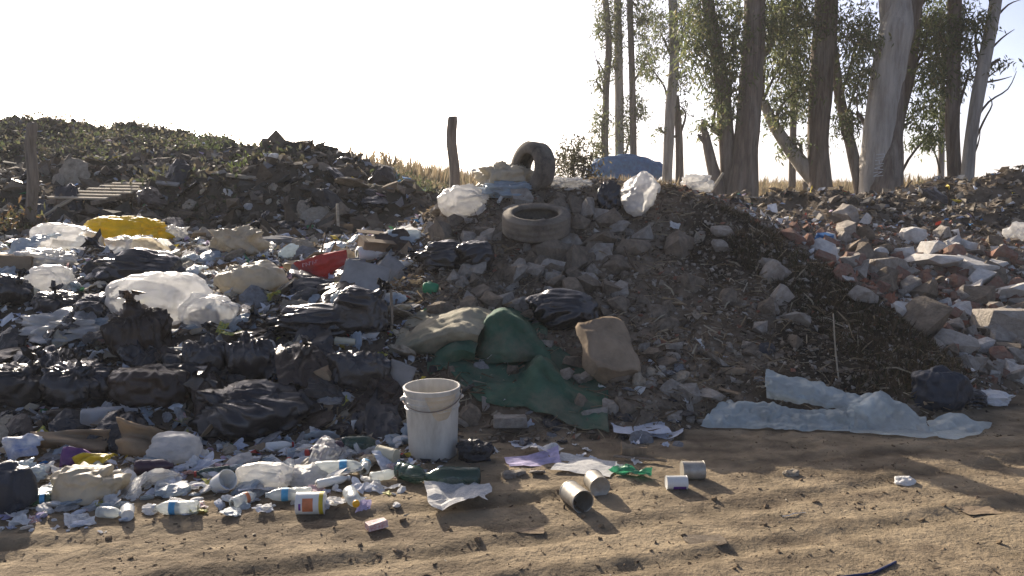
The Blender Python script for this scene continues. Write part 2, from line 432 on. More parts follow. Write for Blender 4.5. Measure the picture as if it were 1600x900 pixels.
# ------------------------------------------------------------------ mesh helpers
def np_mesh(name, V, F, material=None, smooth=False, colors=None):
    V = np.ascontiguousarray(V, np.float32)
    me = bpy.data.meshes.new(name)
    if isinstance(F, np.ndarray):
        k = F.shape[1]
        me.vertices.add(len(V)); me.vertices.foreach_set('co', V.ravel())
        me.loops.add(F.size); me.loops.foreach_set('vertex_index', np.ascontiguousarray(F, np.int32).ravel())
        me.polygons.add(len(F)); me.polygons.foreach_set('loop_start', np.arange(0, F.size, k, dtype=np.int32))
        me.update(calc_edges=True)
    else:
        me.from_pydata(V.tolist(), [], F)
    me.polygons.foreach_set('use_smooth', np.full(len(me.polygons), smooth))
    if colors is not None:
        ca = me.color_attributes.new('Col', 'FLOAT_COLOR', 'POINT')
        c = np.ones((len(V), 4), np.float32); c[:, :3] = colors
        ca.data.foreach_set('color', c.ravel())
    if material:
        me.materials.append(M[material])
    me.update()
    return me

def link(name, me, parent=None, loc=(0, 0, 0), rot=None, scale=None, material=None):
    o = bpy.data.objects.new(name, me)
    COL.objects.link(o)
    o.location = loc
    if rot is not None:
        if isinstance(rot, Quaternion):
            o.rotation_mode = 'QUATERNION'; o.rotation_quaternion = rot
        else:
            o.rotation_euler = rot
    if scale is not None:
        o.scale = (scale,) * 3 if np.isscalar(scale) else scale
    if parent is not None:
        o.parent = parent
    if material:
        if not me.materials: me.materials.append(None)
        o.material_slots[0].link = 'OBJECT'
        o.material_slots[0].material = M[material]
    return o

def tag(o, label, cat, group=None):
    o['label'] = label; o['category'] = cat
    if group: o['group'] = group
    return o
def structure(o):
    o['kind'] = 'structure'; return o
def stuff(o, label=None, cat=None):
    o['kind'] = 'stuff'
    if label: o['label'] = label; o['category'] = cat
    return o
def empty(name, loc=(0, 0, 0), rot=None):
    return link(name, None, None, loc, rot)

_ico = {}
def ico(n):
    if n not in _ico:
        bm = bmesh.new(); bmesh.ops.create_icosphere(bm, subdivisions=n, radius=1)
        _ico[n] = (np.array([v.co[:] for v in bm.verts]), np.array([[v.index for v in f.verts] for f in bm.faces]))
        bm.free()
    return _ico[n]

def grid_faces(nu, nv, close_u=False):
    i, j = np.meshgrid(np.arange(nu if close_u else nu - 1), np.arange(nv - 1))
    i = i.ravel(); j = j.ravel(); i2 = (i + 1) % nu
    return np.stack([j * nu + i, j * nu + i2, (j + 1) * nu + i2, (j + 1) * nu + i], -1)

def lathe(profile, seg=20, axis='X', cap=(True, True), wob=None):
    """profile: list of (t, r) along the axis"""
    pr = np.array(profile, float)
    a = np.linspace(0, 2 * np.pi, seg, endpoint=False)
    t = np.repeat(pr[:, 0:1], seg, 1); r = np.repeat(pr[:, 1:2], seg, 1)
    A = np.repeat(a[None], len(pr), 0)
    if axis == 'X': V = np.stack([t, r * np.cos(A), r * np.sin(A)], -1)
    else: V = np.stack([r * np.cos(A), r * np.sin(A), t], -1)
    V = V.reshape(-1, 3)
    F = grid_faces(seg, len(pr), True).tolist()
    if cap[0]: F.append(list(range(seg))[::-1] if axis == 'Z' else list(range(seg)))
    if cap[1]:
        k = (len(pr) - 1) * seg
        F.append(list(range(k, k + seg)))
    if wob: V = wob(V)
    return V, F

def tube(pts, radii, seg=8, sub=4, noise=0.0, seed=0):
    pts = np.array(pts, float); radii = np.array(radii, float)
    if sub > 1 and len(pts) > 2:
        T = np.linspace(0, len(pts) - 1, (len(pts) - 1) * sub + 1)
        pts = catmull(pts, T); radii = np.interp(T, np.arange(len(radii)), radii)
    n = len(pts)
    tg = np.gradient(pts, axis=0); tg /= np.linalg.norm(tg, axis=1)[:, None] + 1e-9
    ref = np.array([0, 1, 0.]) if abs(tg[0][1]) < 0.9 else np.array([1., 0, 0])
    u = np.cross(tg, ref); u /= np.linalg.norm(u, axis=1)[:, None] + 1e-9
    v = np.cross(tg, u)
    a = np.linspace(0, 2 * np.pi, seg, endpoint=False)
    R = radii[:, None] * np.ones((1, seg))
    V = pts[:, None] + R[..., None] * (np.cos(a)[None, :, None] * u[:, None] + np.sin(a)[None, :, None] * v[:, None])
    if noise:
        c = np.stack([np.cos(a) * 1.3, np.sin(a) * 1.3], -1)
        Q = np.concatenate([np.repeat(c[None], n, 0), np.repeat((pts[:, 2:3] * 0.9)[:, None], seg, 1)], -1)
        f = 1 + noise * fbm(Q * 1.6, 3, seed) + 0.5 * noise * creases(Q.reshape(-1, 3) * np.array([1, 1, .25]), seed + 3, 4, 1.5).reshape(n, seg)
        V = pts[:, None] + (V - pts[:, None]) * f[..., None]
    V = V.reshape(-1, 3)
    F = grid_faces(seg, n, True).tolist()
    F.append(list(range(seg))[::-1]); F.append(list(range((n - 1) * seg, n * seg)))
    return V, F

def catmull(C, T):
    C = np.asarray(C, float); n = len(C)
    i = np.clip(np.floor(T).astype(int), 0, n - 2); t = (T - i)
    g = lambda k: C[np.clip(k, 0, n - 1)]
    p0, p1, p2, p3 = g(i - 1), g(i), g(i + 1), g(i + 2)
    t = t.reshape((-1,) + (1,) * (C.ndim - 1))
    return 0.5 * (2 * p1 + (p2 - p0) * t + (2 * p0 - 5 * p1 + 4 * p2 - p3) * t ** 2 + (3 * p1 - p0 - 3 * p2 + p3) * t ** 3)

def box(sx, sy, sz, bev=0.0, jit=0.0, seed=0):
    bm = bmesh.new(); bmesh.ops.create_cube(bm, size=1)
    for v in bm.verts: v.co = Vector((v.co.x * sx, v.co.y * sy, v.co.z * sz))
    if bev: bmesh.ops.bevel(bm, geom=bm.edges[:], offset=bev, segments=1, affect='EDGES')
    V = np.array([v.co[:] for v in bm.verts]); bm.verts.index_update()
    F = [[v.index for v in f.verts] for f in bm.faces]; bm.free()
    if jit: V = V + np.random.default_rng(seed).normal(size=V.shape) * jit
    return V, F

def merge(parts):
    Vs, Fs, k = [], [], 0
    for V, F in parts:
        Vs.append(np.asarray(V)); Fs += [[i + k for i in f] for f in (F.tolist() if isinstance(F, np.ndarray) else F)]
        k += len(V)
    return np.concatenate(Vs), Fs

def scatter(centers, tmpl_v, tmpl_f, scales, rots, colors):
    """many copies of one template in one mesh; rots (N,3,3)"""
    N = len(centers); k = len(tmpl_v)
    tv = np.asarray(tmpl_v, float)
    if tv.ndim == 2: tv = np.repeat(tv[None], N, 0)
    k = tv.shape[1]
    sc = np.asarray(scales, float)
    if sc.ndim == 1: sc = sc[:, None]
    V = np.einsum('nij,nkj->nki', rots, tv * sc[:, None, :]) + centers[:, None]
    F = (np.asarray(tmpl_f)[None] + (np.arange(N) * k)[:, None, None]).reshape(-1, np.asarray(tmpl_f).shape[1])
    C = np.repeat(np.asarray(colors, float), k, 0)
    return V.reshape(-1, 3), F, C

def rand_rots(n, rng, tilt=3.14):
    a = rng.random(n) * 2 * np.pi
    b = rng.normal(size=n) * tilt; c = rng.normal(size=n) * tilt
    ca, sa, cb, sb, cc, sc = np.cos(a), np.sin(a), np.cos(b), np.sin(b), np.cos(c), np.sin(c)
    Z = np.zeros(n); O = np.ones(n)
    Rz = np.stack([np.stack([ca, -sa, Z], -1), np.stack([sa, ca, Z], -1), np.stack([Z, Z, O], -1)], 1)
    Rx = np.stack([np.stack([O, Z, Z], -1), np.stack([Z, cb, -sb], -1), np.stack([Z, sb, cb], -1)], 1)
    Ry = np.stack([np.stack([cc, Z, sc], -1), np.stack([Z, O, Z], -1), np.stack([-sc, Z, cc], -1)], 1)
    return Rz @ Rx @ Ry

# ------------------------------------------------------------------ terrain mesh, split into the pieces of the setting
def axis(segments):
    r = []
    for a, b, s in segments: r.append(np.arange(a, b - 1e-6, s))
    r.append([segments[-1][1]])
    return np.concatenate(r)
def geo(a, b, n): return np.geomspace(abs(a), abs(b), n)
xs = np.concatenate([-geo(900, 30, 9), axis([(-28, -10, 0.25), (-10, -4.2, 0.1), (-4.2, 4.6, 0.035), (4.6, 10, 0.1), (10, 28, 0.3)]), geo(30, 900, 9)])
ys = np.concatenate([-geo(200, 8, 5), axis([(-6, 2, 0.5), (2, 5.6, 0.03), (5.6, 9, 0.042), (9, 14, 0.075), (14, 20, 0.13), (20, 32, 0.4)]), geo(33, 1500, 18)])
gx, gy = np.meshgrid(xs, ys)
gh = height(gx, gy)
nx, ny = len(xs), len(ys)
TV = np.stack([gx, gy, gh], -1).reshape(-1, 3)
TF = grid_faces(nx, ny)

q = TV * np.array([1, 1, 0])
n_lo = fbm(q * 0.9, 3, 101)[:, None]; n_mid = fbm(q * 3.5, 4, 102)[:, None]; n_hi = fbm(q * 14, 3, 103)[:, None]
def mixc(a, b, t): return np.array(a) * (1 - t) + np.array(b) * t
x_, y_ = TV[:, 0], TV[:, 1]
df_ = y_ - yfoot(x_)
jit = 0.25 * n_mid[:, 0]
n_str = fbm(q * np.array([1.8, 11, 1]), 4, 104)[:, None]
c_road = mixc((0.275, 0.215, 0.14), (0.145, 0.11, 0.074), np.clip(0.36 + 0.7 * n_lo + 0.5 * n_mid + .9 * n_str + .7 * n_hi, 0, 1))
c_road = c_road * (1 - .32 * np.clip(rut_mask(TV[:, 0], TV[:, 1]) + .35 * np.clip(n_str[:, 0:1][:, 0] * 2, 0, 1), 0, 1))[:, None]
c_mound = mixc((0.265, 0.205, 0.145), (0.125, 0.093, 0.063), np.clip(0.5 + 0.8 * n_mid + .6 * n_hi, 0, 1))
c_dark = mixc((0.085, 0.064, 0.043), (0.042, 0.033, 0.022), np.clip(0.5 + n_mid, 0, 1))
c_heap = mixc((0.13, 0.105, 0.08), (0.06, 0.05, 0.04), np.clip(0.5 + n_mid, 0, 1))
c_bank = mixc((0.115, 0.09, 0.066), (0.055, 0.05, 0.034), np.clip(0.5 + n_lo * 1.3, 0, 1))
c_rub = mixc((0.26, 0.20, 0.145), (0.13, 0.095, 0.066), np.clip(0.5 + n_mid, 0, 1))
c_field = mixc((0.24, 0.18, 0.085), (0.12, 0.11, 0.05), np.clip(0.5 + n_lo, 0, 1))
left_t = sstep(-0.25, 0.25, -0.115 * y_ - x_ + jit)[:, None]
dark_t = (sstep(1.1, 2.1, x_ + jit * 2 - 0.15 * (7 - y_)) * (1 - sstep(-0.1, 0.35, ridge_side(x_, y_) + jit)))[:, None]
rub_t = (sstep(-0.1, 0.35, ridge_side(x_, y_) + jit) * sstep(1.2, 1.8, x_))[:, None]
bank_t = (sstep(8.6, 9.6, y_ + jit))[:, None]
field_t = np.clip(sstep(14.8, 16.2, y_) * sstep(-3.5, -1, x_) + sstep(25, 29, y_), 0, 1)[:, None]
road_t = (1 - sstep(-0.1, 0.25, df_ + jit))[:, None]
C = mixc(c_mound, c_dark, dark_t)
C = C * (1 - rub_t) + c_rub * rub_t
dk2 = (sstep(10, 11, y_ + jit) * (x_ > 1.5))[:, None] * rub_t
C = C * (1 - dk2) + mixc((.16, .125, .09), (.08, .063, .047), np.clip(.5 + n_mid, 0, 1)) * dk2
C = C * (1 - left_t) + (c_heap * (1 - bank_t) + c_bank * bank_t) * left_t
C = C * (1 - field_t) + c_field * field_t
C = C * (1 - road_t) + c_road * road_t
fc = TV[TF].mean(1)
fx, fy = fc[:, 0], fc[:, 1]
fdf = fy - yfoot(fx)
reg = np.full(len(TF), 2)                                   # 2 = earth mound
reg[(fx < -0.115 * fy)] = 1                                 # rubbish heap
reg[(ridge_side(fx, fy) > 0) & (fx > 1.5)] = 3              # rubble bank
reg[(fy > 9.2) & (fx < -0.085 * fy)] = 4                    # overgrown bank
reg[((fy > 15.5) & (fx > -0.085 * fy)) | (fy > 27)] = 5     # field
reg[(fdf < 0.12)] = 0
LAND = {}
for k, nm in enumerate(['dirt_road', 'rubbish_heap', 'earth_mound', 'rubble_bank', 'overgrown_bank', 'field']):
    F = TF[reg == k]
    u, inv = np.unique(F, return_inverse=True)
    me = np_mesh(nm, TV[u], inv.reshape(F.shape), 'soil', True, C[u])
    LAND[nm] = structure(link(nm, me))

# ------------------------------------------------------------------ prototypes of loose pieces
def ridged(Q, seed):
    return 1 - 2 * np.abs(vnoise(Q, seed))
def stone_proto(seed, flatness=1.0, n=16):
    r = np.random.default_rng(seed)
    n = max(9, n - 4); pts = r.uniform(-1, 1, (n, 3)); pts /= np.maximum(np.abs(pts).max(1, keepdims=True), np.linalg.norm(pts, axis=1, keepdims=True) * 0.8)
    pts *= np.array([1, 0.6 + 0.35 * r.random(), (0.45 + 0.35 * r.random()) * flatness]) * 0.5
    bm = bmesh.new()
    for p in pts: bm.verts.new(p)
    bmesh.ops.convex_hull(bm, input=bm.verts)
    for v in [v for v in bm.verts if not v.link_faces]: bm.verts.remove(v)
    bmesh.ops.subdivide_edges(bm, edges=bm.edges[:], cuts=1)
    bmesh.ops.triangulate(bm, faces=bm.faces[:])
    bm.verts.index_update()
    V = np.array([v.co[:] for v in bm.verts]); F = [[v.index for v in f.verts] for f in bm.faces]
    bm.free()
    V = V * (1 + .09 * vnoise(V * 4, seed) + .07 * vnoise(V * 9, seed + 1))[:, None]
    me = np_mesh('stone', V, F, 'stone', False)
    return me
STONES = [stone_proto(200 + i, 1, 15 + i % 4) for i in range(9)]
SLABS = [stone_proto(230 + i, 0.5, 12) for i in range(4)]
BRICKS = []
for i in range(4):
    V, F = box(1, 0.52, 0.36 if i % 2 else 0.5, 0.03, 0.02, i)
    BRICKS.append(np_mesh('brick', V, F, 'brick', False))

def sheet_proto(seed, n=11, amp=0.5, curl=0.5, irregular=0.25):
    r = np.random.default_rng(seed)
    u = np.linspace(-.5, .5, n)
    X, Y = np.meshgrid(u, u)
    Pn = np.stack([X, Y, np.zeros_like(X)], -1).reshape(-1, 3)
    z = amp * 0.30 * creases(Pn, seed, 6, 1.5, 0.6) + amp * 0.16 * creases(Pn, seed + 5, 5, 3.4, 0.4)
    a = r.random() * 6.28
    s = Pn[:, 0] * math.cos(a) + Pn[:, 1] * math.sin(a)
    z = z + curl * np.maximum(0, s) ** 2 * r.uniform(-.4, 1.4)
    V = Pn.copy()
    V[:, :2] *= (1 + irregular * vnoise(Pn * 2.5, seed + 9))[:, None]
    V[:, :2] += 0.10 * amp * np.stack([creases(Pn, seed + 2, 4, 2), creases(Pn, seed + 3, 4, 2)], -1)
    V[:, 1] *= r.uniform(0.55, 1.0)
    V[:, 2] = z - z.min() - 0.05
    return np_mesh('sheet', V, grid_faces(n, n), 'paper_white', False)
SHEETS = [sheet_proto(300 + i, 11, 0.55 + 0.25 * (i % 3), 0.6) for i in range(10)]
FLATS = [sheet_proto(330 + i, 8, 0.16, 0.3, 0.12) for i in range(6)]

def wad_proto(seed, sub=3, amp=0.30, squash=0.6):
    r = np.random.default_rng(seed)
    V, F = ico(sub)
    sh = np.array([1, 0.6 + 0.4 * r.random(), squash * (0.7 + 0.5 * r.random())])
    d = V.copy()
    rad = 1 + 0.35 * fbm(d * 1.3, 2, seed) + amp * creases(d, seed, 6, 1.4, .5) + amp * .5 * creases(d, seed + 7, 5, 3.1, .4)
    Q = d * rad[:, None] * sh * 0.5
    Q[:, 2] = np.where(Q[:, 2] < 0, Q[:, 2] * 0.6, Q[:, 2])
    return np_mesh('wad', Q, F, 'paper_white', False)
WADS = [wad_proto(400 + i, 3, 0.24 + 0.06 * (i % 3)) for i in range(10)]
RAGS = [wad_proto(440 + i, 3, 0.34, 0.34) for i in range(8)]
def drape_proto(seed, n=34):
    r = np.random.default_rng(seed)
    u = np.linspace(-.5, .5, n)
    X, Y = np.meshgrid(u, u)
    Q = np.stack([X, Y, np.zeros_like(X)], -1).reshape(-1, 3)
    rr = np.linalg.norm(Q, axis=1)
    wq = Q + .12 * np.stack([vnoise(Q * 3, seed + k) for k in range(3)], -1)
    z = .22 * (1 - (rr / .6) ** 2) + .10 * fbm(Q * 2.5, 2, seed) + .05 * ridged(wq * np.array([3, 7, 1]), seed) + .035 * ridged(wq * np.array([9, 14, 1]), seed + 2) + .05 * creases(Q, seed, 5, 2.5, .5)
    V = Q.copy()
    V[:, :2] *= (1 + .35 * vnoise(Q * 3, seed + 9))[:, None]
    V[:, 1] *= r.uniform(.5, .9)
    V[:, 2] = z
    return np_mesh('drape', V, grid_faces(n, n), 'black_bag', True)
DRAPES = [drape_proto(470 + i) for i in range(8)]
BOARDS = []
for i in range(4):
    V, F = box(1, 0.45 + 0.12 * i, 0.03, 0.008, 0.012, i + 50)
    BOARDS.append(np_mesh('board', V, F, 'cardboard', False))
STICKS = []
for i in range(4):
    r = np.random.default_rng(500 + i)
    pts = [(t - 0.5, 0.05 * r.normal() * (0 < k < 4), 0.03 * r.normal() * (0 < k < 4)) for k, t in enumerate(np.linspace(0, 1, 5))]
    V, F = tube(pts, [0.018, 0.02, 0.017, 0.015, 0.01], 5, 2)
    STICKS.append(np_mesh('stick', V, F, 'twig', False))

def in_boxes(n, boxes, rng):
    a = np.array([(b[2] - b[0]) * (b[3] - b[1]) * (b[4] if len(b) > 4 else 1) for b in boxes], float)
    k = rng.choice(len(boxes), n, p=a / a.sum())
    B = np.array([b[:4] for b in boxes], float)[k]
    return B[:, 0] + rng.random(n) * (B[:, 2] - B[:, 0]), B[:, 1] + rng.random(n) * (B[:, 3] - B[:, 1])

MARKS = []
def landmarks(lst):
    P_ = hit([a[0] for a in lst], [a[1] for a in lst])
    MARKS.extend([(P_[i], lst[i][2]) for i in range(len(lst))])
COLW = {'paper_white': 'white', 'paper_blue': 'bluish', 'paper_pink': 'pink', 'paper_lilac': 'lilac', 'wrap_red': 'red', 'print_red': 'red and white', 'print_blue': 'blue and white', 'print_green': 'green and yellow', 'wrap_blue': 'blue', 'wrap_yellow': 'yellow', 'clear_bag': 'clear',
        'white_bag': 'white', 'bluish_film': 'blue grey', 'black_bag': 'glossy black', 'black_bag_dull': 'dull black', 'brown_bag': 'brown', 'cloth_beige': 'beige', 'cream_bag': 'cream',
        'cloth_grey': 'grey', 'cardboard': 'brown', 'board_grey': 'grey', 'twig': 'dark', 'wood_slat': 'pale'}
def strew(name, protos, mats, n, boxes, size, seed, label=None, cat=None, group=None, parent=None, tilt=0.35, lift=0.1, maxD=30, keep=None, zsq=1.0, steep=1.0):
    """lay n loose pieces on the ground inside the given areas; each piece is an object of its own"""
    rng = np.random.default_rng(seed)
    px, py = in_boxes(n, boxes, rng)
    pts = hit(px, py)
    made = []
    for k in range(n):
        p = pts[k]
        if p[1] > maxD: continue
        if keep is not None and not keep(p): continue
        s = (size[0] + (size[1] - size[0]) * rng.random() ** 1.8) * p[1] / FPX
        nrm = normal_at(p[0], p[1]).lerp(Vector((0, 0, 1)), 1 - steep)
        qn = Vector((0, 0, 1)).rotation_difference(nrm)
        qr = qn @ Quaternion((0, 0, 1), rng.random() * 6.283) @ Quaternion((1, 0, 0), rng.normal() * tilt) @ Quaternion((0, 1, 0), rng.normal() * tilt)
        mt = mats[rng.integers(len(mats))]
        o = link(name, protos[rng.integers(len(protos))], parent, (p[0], p[1], p[2] + lift * s), qr, (s, s, s * zsq), mt)
        if label:
            sz = 'large' if s * FPX / p[1] > size[0] + .4 * (size[1] - size[0]) else 'small'
            nb = min(MARKS, key=lambda q_: np.linalg.norm(q_[0] - p))[1]
            tag(o, '%s %s %s near %s' % (sz, COLW[mt], label, nb), cat, group)
        made.append(o)
    return made

# ------------------------------------------------------------------ fine loose matter (nobody could count it)
def ground_pts(n, xr, yr, cond, seed):
    r = np.random.default_rng(seed)
    x = r.uniform(*xr, n); y = r.uniform(*yr, n)
    m = cond(x, y)
    x, y = x[m], y[m]
    return np.stack([x, y, H(x, y)], -1), r

def chip_tmpl(n, rng, jag=0.25):
    base = np.array([[-.5, -.35, 0], [.5, -.4, 0.05], [.45, .4, 0], [-.5, .35, 0.08], [0, 0, 0.22]])
    return base[None] + rng.normal(size=(n, 5, 3)) * jag * np.array([1, 1, .7])
def nug_tmpl(n, rng):
    base = np.array([[.5, 0, 0], [0, .45, 0], [-.5, 0, 0], [0, -.45, 0], [0, 0, .35], [.05, .05, -.3]])
    return base[None] * (1 + .3 * rng.normal(size=(n, 6, 1))) + rng.normal(size=(n, 6, 3)) * .10
NUGF = [[0, 1, 4], [1, 2, 4], [2, 3, 4], [3, 0, 4], [1, 0, 5], [2, 1, 5], [3, 2, 5], [0, 3, 5]]
CHIPF = [[0, 1, 4], [1, 2, 4], [2, 3, 4], [3, 0, 4]]
def palette(n, rng, cols, wts):
    c = np.array(cols, float)[rng.choice(len(cols), n, p=np.array(wts, float) / np.sum(wts))]
    return np.clip(c * (0.75 + 0.5 * rng.random((n, 1))), 0, 0.9)
def bits(name, label, cat, n, xr, yr, cond, size, cols, wts, seed, material='bits', tilt=0.5, lift=0.25, elong=(1, 1, 1), nug=False):
    c, r = ground_pts(n, xr, yr, cond, seed)
    k = len(c)
    s = size[0] + (size[1] - size[0]) * r.random(k) ** 2.5
    S = s[:, None] * np.array(elong) * (0.7 + 0.6 * r.random((k, 3)))
    c[:, 2] += lift * s
    V, F, Cc = scatter(c, nug_tmpl(k, r) if nug else chip_tmpl(k, r), NUGF if nug else CHIPF, S, rand_rots(k, r, tilt), palette(k, r, cols, wts))
    return stuff(link(name, np_mesh(name, V, F, material, False, Cc)), label, cat)

heap = lambda x, y: (x < -0.115 * y + 0.1) & (y > yfoot(x) - 0.02) & (y < 10) & (np.abs(x) < 0.72 * y)
TRASH = [(.62, .62, .62), (.5, .55, .66), (.02, .02, .025), (.30, .25, .18), (.14, .11, .08), (.5, .08, .06), (.05, .2, .45), (.6, .45, .05), (.07, .25, .12), (.45, .35, .45), (.22, .22, .22)]
bits('litter_bits', 'tiny mixed scraps of paper and plastic covering the bagged rubbish heap', 'litter', 30000, (-7, 0), (4.2, 10), heap, (0.012, 0.075), TRASH,
     [24, 8, 8, 17, 18, 1, 1, 1, 1, 2, 12], 1001)
bits('paper_fringe', 'tiny torn paper scraps along the foot of the bagged heap', 'litter', 9000, (-4.5, -0.2), (3.6, 5.2),
     lambda x, y: (np.abs(y - (yfoot(x) - 0.32 + 0.12 * vnoise(np.stack([x * 2, x * 0, x * 0], -1), 3))) < 0.32 * np.random.default_rng(5).random(len(x)) ** .5) & (np.abs(x) < 0.68 * y) & (x < -.35), (0.008, 0.05), TRASH,
     [20, 10, 4, 6, 10, 1, 1, 1, .5, 3, 4], 1002, tilt=0.35)
bank = lambda x, y: (x < -0.07 * y) & (y > 9) & (y < 21) & (np.abs(x) < 0.72 * y)
bits('bank_litter', 'small scraps of rubbish strewn over the overgrown bank', 'litter', 26000, (-15, -.6), (9, 21), bank, (0.025, 0.13), TRASH,
     [3.0, 1.5, 9, 16, 34, .3, .4, .3, 1, .5, 12], 1003)
bits('bank_clods', 'brown lumps of earth and matted rubbish on the banks', 'soil', 9000, (-15, -.6), (9.2, 20), bank, (0.05, 0.30),
     [(.15, .12, .088), (.10, .08, .06), (.21, .17, .125), (.07, .065, .055)], [8, 8, 4, 4], 1017, 'clod', tilt=.6, lift=.1, nug=True)
rub = lambda x, y: (ridge_side(x, y) > 0.05) & (x > 1.5) & (y > yfoot(x)) & (y < 15.5) & (np.abs(x) < 0.72 * y)
bits('rubble_grit', 'small broken brick and plaster grit on the rubble bank', 'rubble', 24000, (1.5, 8), (5, 11.3), lambda x, y: rub(x, y) & (y < 10.2 + .6 * vnoise(np.stack([x, y, x * 0], -1), 3)), (0.02, 0.09),
     [(.27, .23, .19), (.30, .14, .09), (.55, .53, .5), (.1, .08, .06), (.2, .16, .12)], [10, 7, 6, 8, 10], 1004, 'clod', tilt=0.6, lift=.08, nug=True)
bits('dark_heap_litter', 'small dark scraps covering the low heap before the trees', 'litter', 14000, (1.5, 10), (9.6, 15.5), lambda x, y: rub(x, y) & (y > 9.8), (0.025, 0.12), TRASH,
     [2, 1, 7, 16, 34, .2, .3, .2, .5, .3, 8], 1014)
under = lambda x, y: (x > -.75) & (x < .6) & (y > 4.75) & (y < 5.7)
mound = lambda x, y: (x > -0.12 * y) & (ridge_side(x, y) < 0.15) & (y > yfoot(x)) & (y < 9) 
bits('mound_grit', 'small stones and soil crumbs covering the earth mound', 'rubble', 24000, (-1.2, 3.2), (4.6, 9), lambda x, y: mound(x, y) & ~(under(x, y) & (np.sin(x * 977 + y * 3331) < .7)), (0.010, 0.06),
     [(.25, .21, .16), (.17, .135, .10), (.09, .07, .05), (.34, .30, .25), (.25, .12, .08)], [12, 12, 7, 4, 1.5], 1005, 'clod', tilt=0.6, lift=.08, nug=True)
road = lambda x, y: (y < yfoot(x) + .1) & (np.abs(x) < 0.8 * y + .3)
bits('soil_crumbs', 'crumbs of dry soil scattered on the dirt road', 'soil', 12000, (-4, 5), (2.4, 6), road, (0.003, 0.018),
     [(.25, .18, .112), (.19, .14, .09), (.14, .10, .066), (.3, .25, .18)], [10, 10, 3, 1], 1006, 'clod', tilt=0.3, lift=-0.05, nug=True)
bits('road_specks', 'dark flecks of trodden bark and soil on the dirt road', 'soil', 6000, (-4, 5), (2.4, 6), lambda x, y: road(x, y) & (fbm(np.stack([x * 1.6, y * 3.2, x * 0], -1), 3, 88) > -.02), (0.005, 0.022),
     [(.085, .06, .04), (.055, .04, .028), (.16, .12, .08), (.3, .26, .2)], [8, 6, 5, 1], 1016, 'clod', tilt=0.18, lift=.05, elong=(1.3, .8, .6))
# straw and rootlets on the mound
c, r = ground_pts(5200, (-1.1, 3.3), (4.7, 9), lambda x, y: mound(x, y) | heap(x, y), 1007)
k = len(c)
blade = np.array([[-.5, -.014, 0], [0, -.02, .12], [.5, -.004, 0.02], [.5, .004, 0.02], [0, .02, .12], [-.5, .014, 0]])
V, F, Cc = scatter(c + [0, 0, .01], blade[None] + r.normal(size=(k, 6, 3)) * np.array([0.02, .004, .03]), [[0, 1, 4, 5], [1, 2, 3, 4]], r.uniform(.05, .22, k), rand_rots(k, r, .5),
                   palette(k, r, [(.28, .22, .14), (.12, .09, .06), (.36, .31, .22)], [5, 6, 2]))
stuff(link('straw', np_mesh('straw', V, F, 'straw', False, Cc)), 'loose straw and rootlets on the mound of earth', 'straw')
# dark turf hanging over the ridge of the mound
c, r = ground_pts(34000, (1.2, 3.4), (5.0, 8.2), lambda x, y: (ridge_side(x, y) < 0.12) & (ridge_side(x, y) > -0.75) & (y > yfoot(x) + .15), 1008)
keepm = vnoise(c * 3, 77) + 0.5 - 1.2 * (-ridge_side(c[:, 0], c[:, 1])) + 0.9 * (c[:, 1] < 7.3) > 0.35
c = c[keepm]; k = len(c)
gb = np.array([[-.05, 0, 0], [.05, 0, 0], [.03, .02, .55], [0, .14, 1]])
V, F, Cc = scatter(c - [0, 0, .01], gb, [[0, 1, 2], [0, 2, 3]], r.uniform(.03, .10, k), rand_rots(k, r, .6),
                   palette(k, r, [(.055, .055, .024), (.085, .062, .038), (.12, .095, .055)], [4, 7, 4]))
stuff(link('turf', np_mesh('turf', V, F, 'leaf', False, Cc)), 'dark matted turf along the ridge of the earth mound', 'turf')
# weeds on the overgrown bank
c, r = ground_pts(30000, (-15, -.9), (9.3, 21.5), lambda x, y: bank(x, y) & (y > 9.5), 1009)
keepm = (fbm(c * .8, 3, 55) + 0.35 * (c[:, 1] > 14.5) + .28 * (c[:, 1] > 16.5)) > 0.22
c = c[keepm]; k = len(c)
lf = np.array([[0, 0, 0], [.22, -.1, .5], [0, .1, 1], [-.22, .05, .5]])
c[:, 2] += r.random(k) ** 2 * .22
V, F, Cc = scatter(c, lf, [[0, 1, 2, 3]], r.uniform(.04, .11, k), rand_rots(k, r, .8),
                   palette(k, r, [(.06, .075, .035), (.085, .095, .045), (.13, .115, .07), (.06, .06, .04)], [5, 4, 4, 6]))
stuff(link('weeds', np_mesh('weeds', V, F, 'leaf', False, Cc)), 'low green weeds growing over the rubbish bank', 'weeds')
# dry grass of the plain
r = np.random.default_rng(1010)
n = 130000
y = 17 + 75 * r.random(n) ** 1.5
x = (r.random(n) * 1.5 - .75) * y
m = ~((x < -0.2 * y) & (y < 24)) & (x > -0.55 * y)
x, y = x[m], y[m]
# an open plain: the nearest strip is trodden short
short = np.where(y < 21, .35, 1.0)
c = np.stack([x, y, np.where(y < 31, H(x, y), 1.0)], -1)
k = len(c)
gb = np.array([[-.035, 0, 0], [.035, 0, 0], [.02, .02, .6], [0, .16, 1]])
lefty = (x < -0.05 * y)
hgt = (r.uniform(.35, .8, k) + .2 * lefty * (y > 22)) * short * (0.8 + .5 * vnoise(c * .35, 4))
V, F, Cc = scatter(c, gb, [[0, 1, 2], [0, 2, 3]], hgt[:, None] * np.array([.6, 1, 1]), rand_rots(k, r, .22),
                   palette(k, r, [(.36, .28, .17), (.28, .21, .125), (.20, .18, .10), (.44, .36, .24)], [7, 6, 4, 4]))
stuff(link('dry_grass', np_mesh('dry_grass', V, F, 'straw', False, Cc)), 'tall dry grass of the open plain beyond the heaps', 'grass')

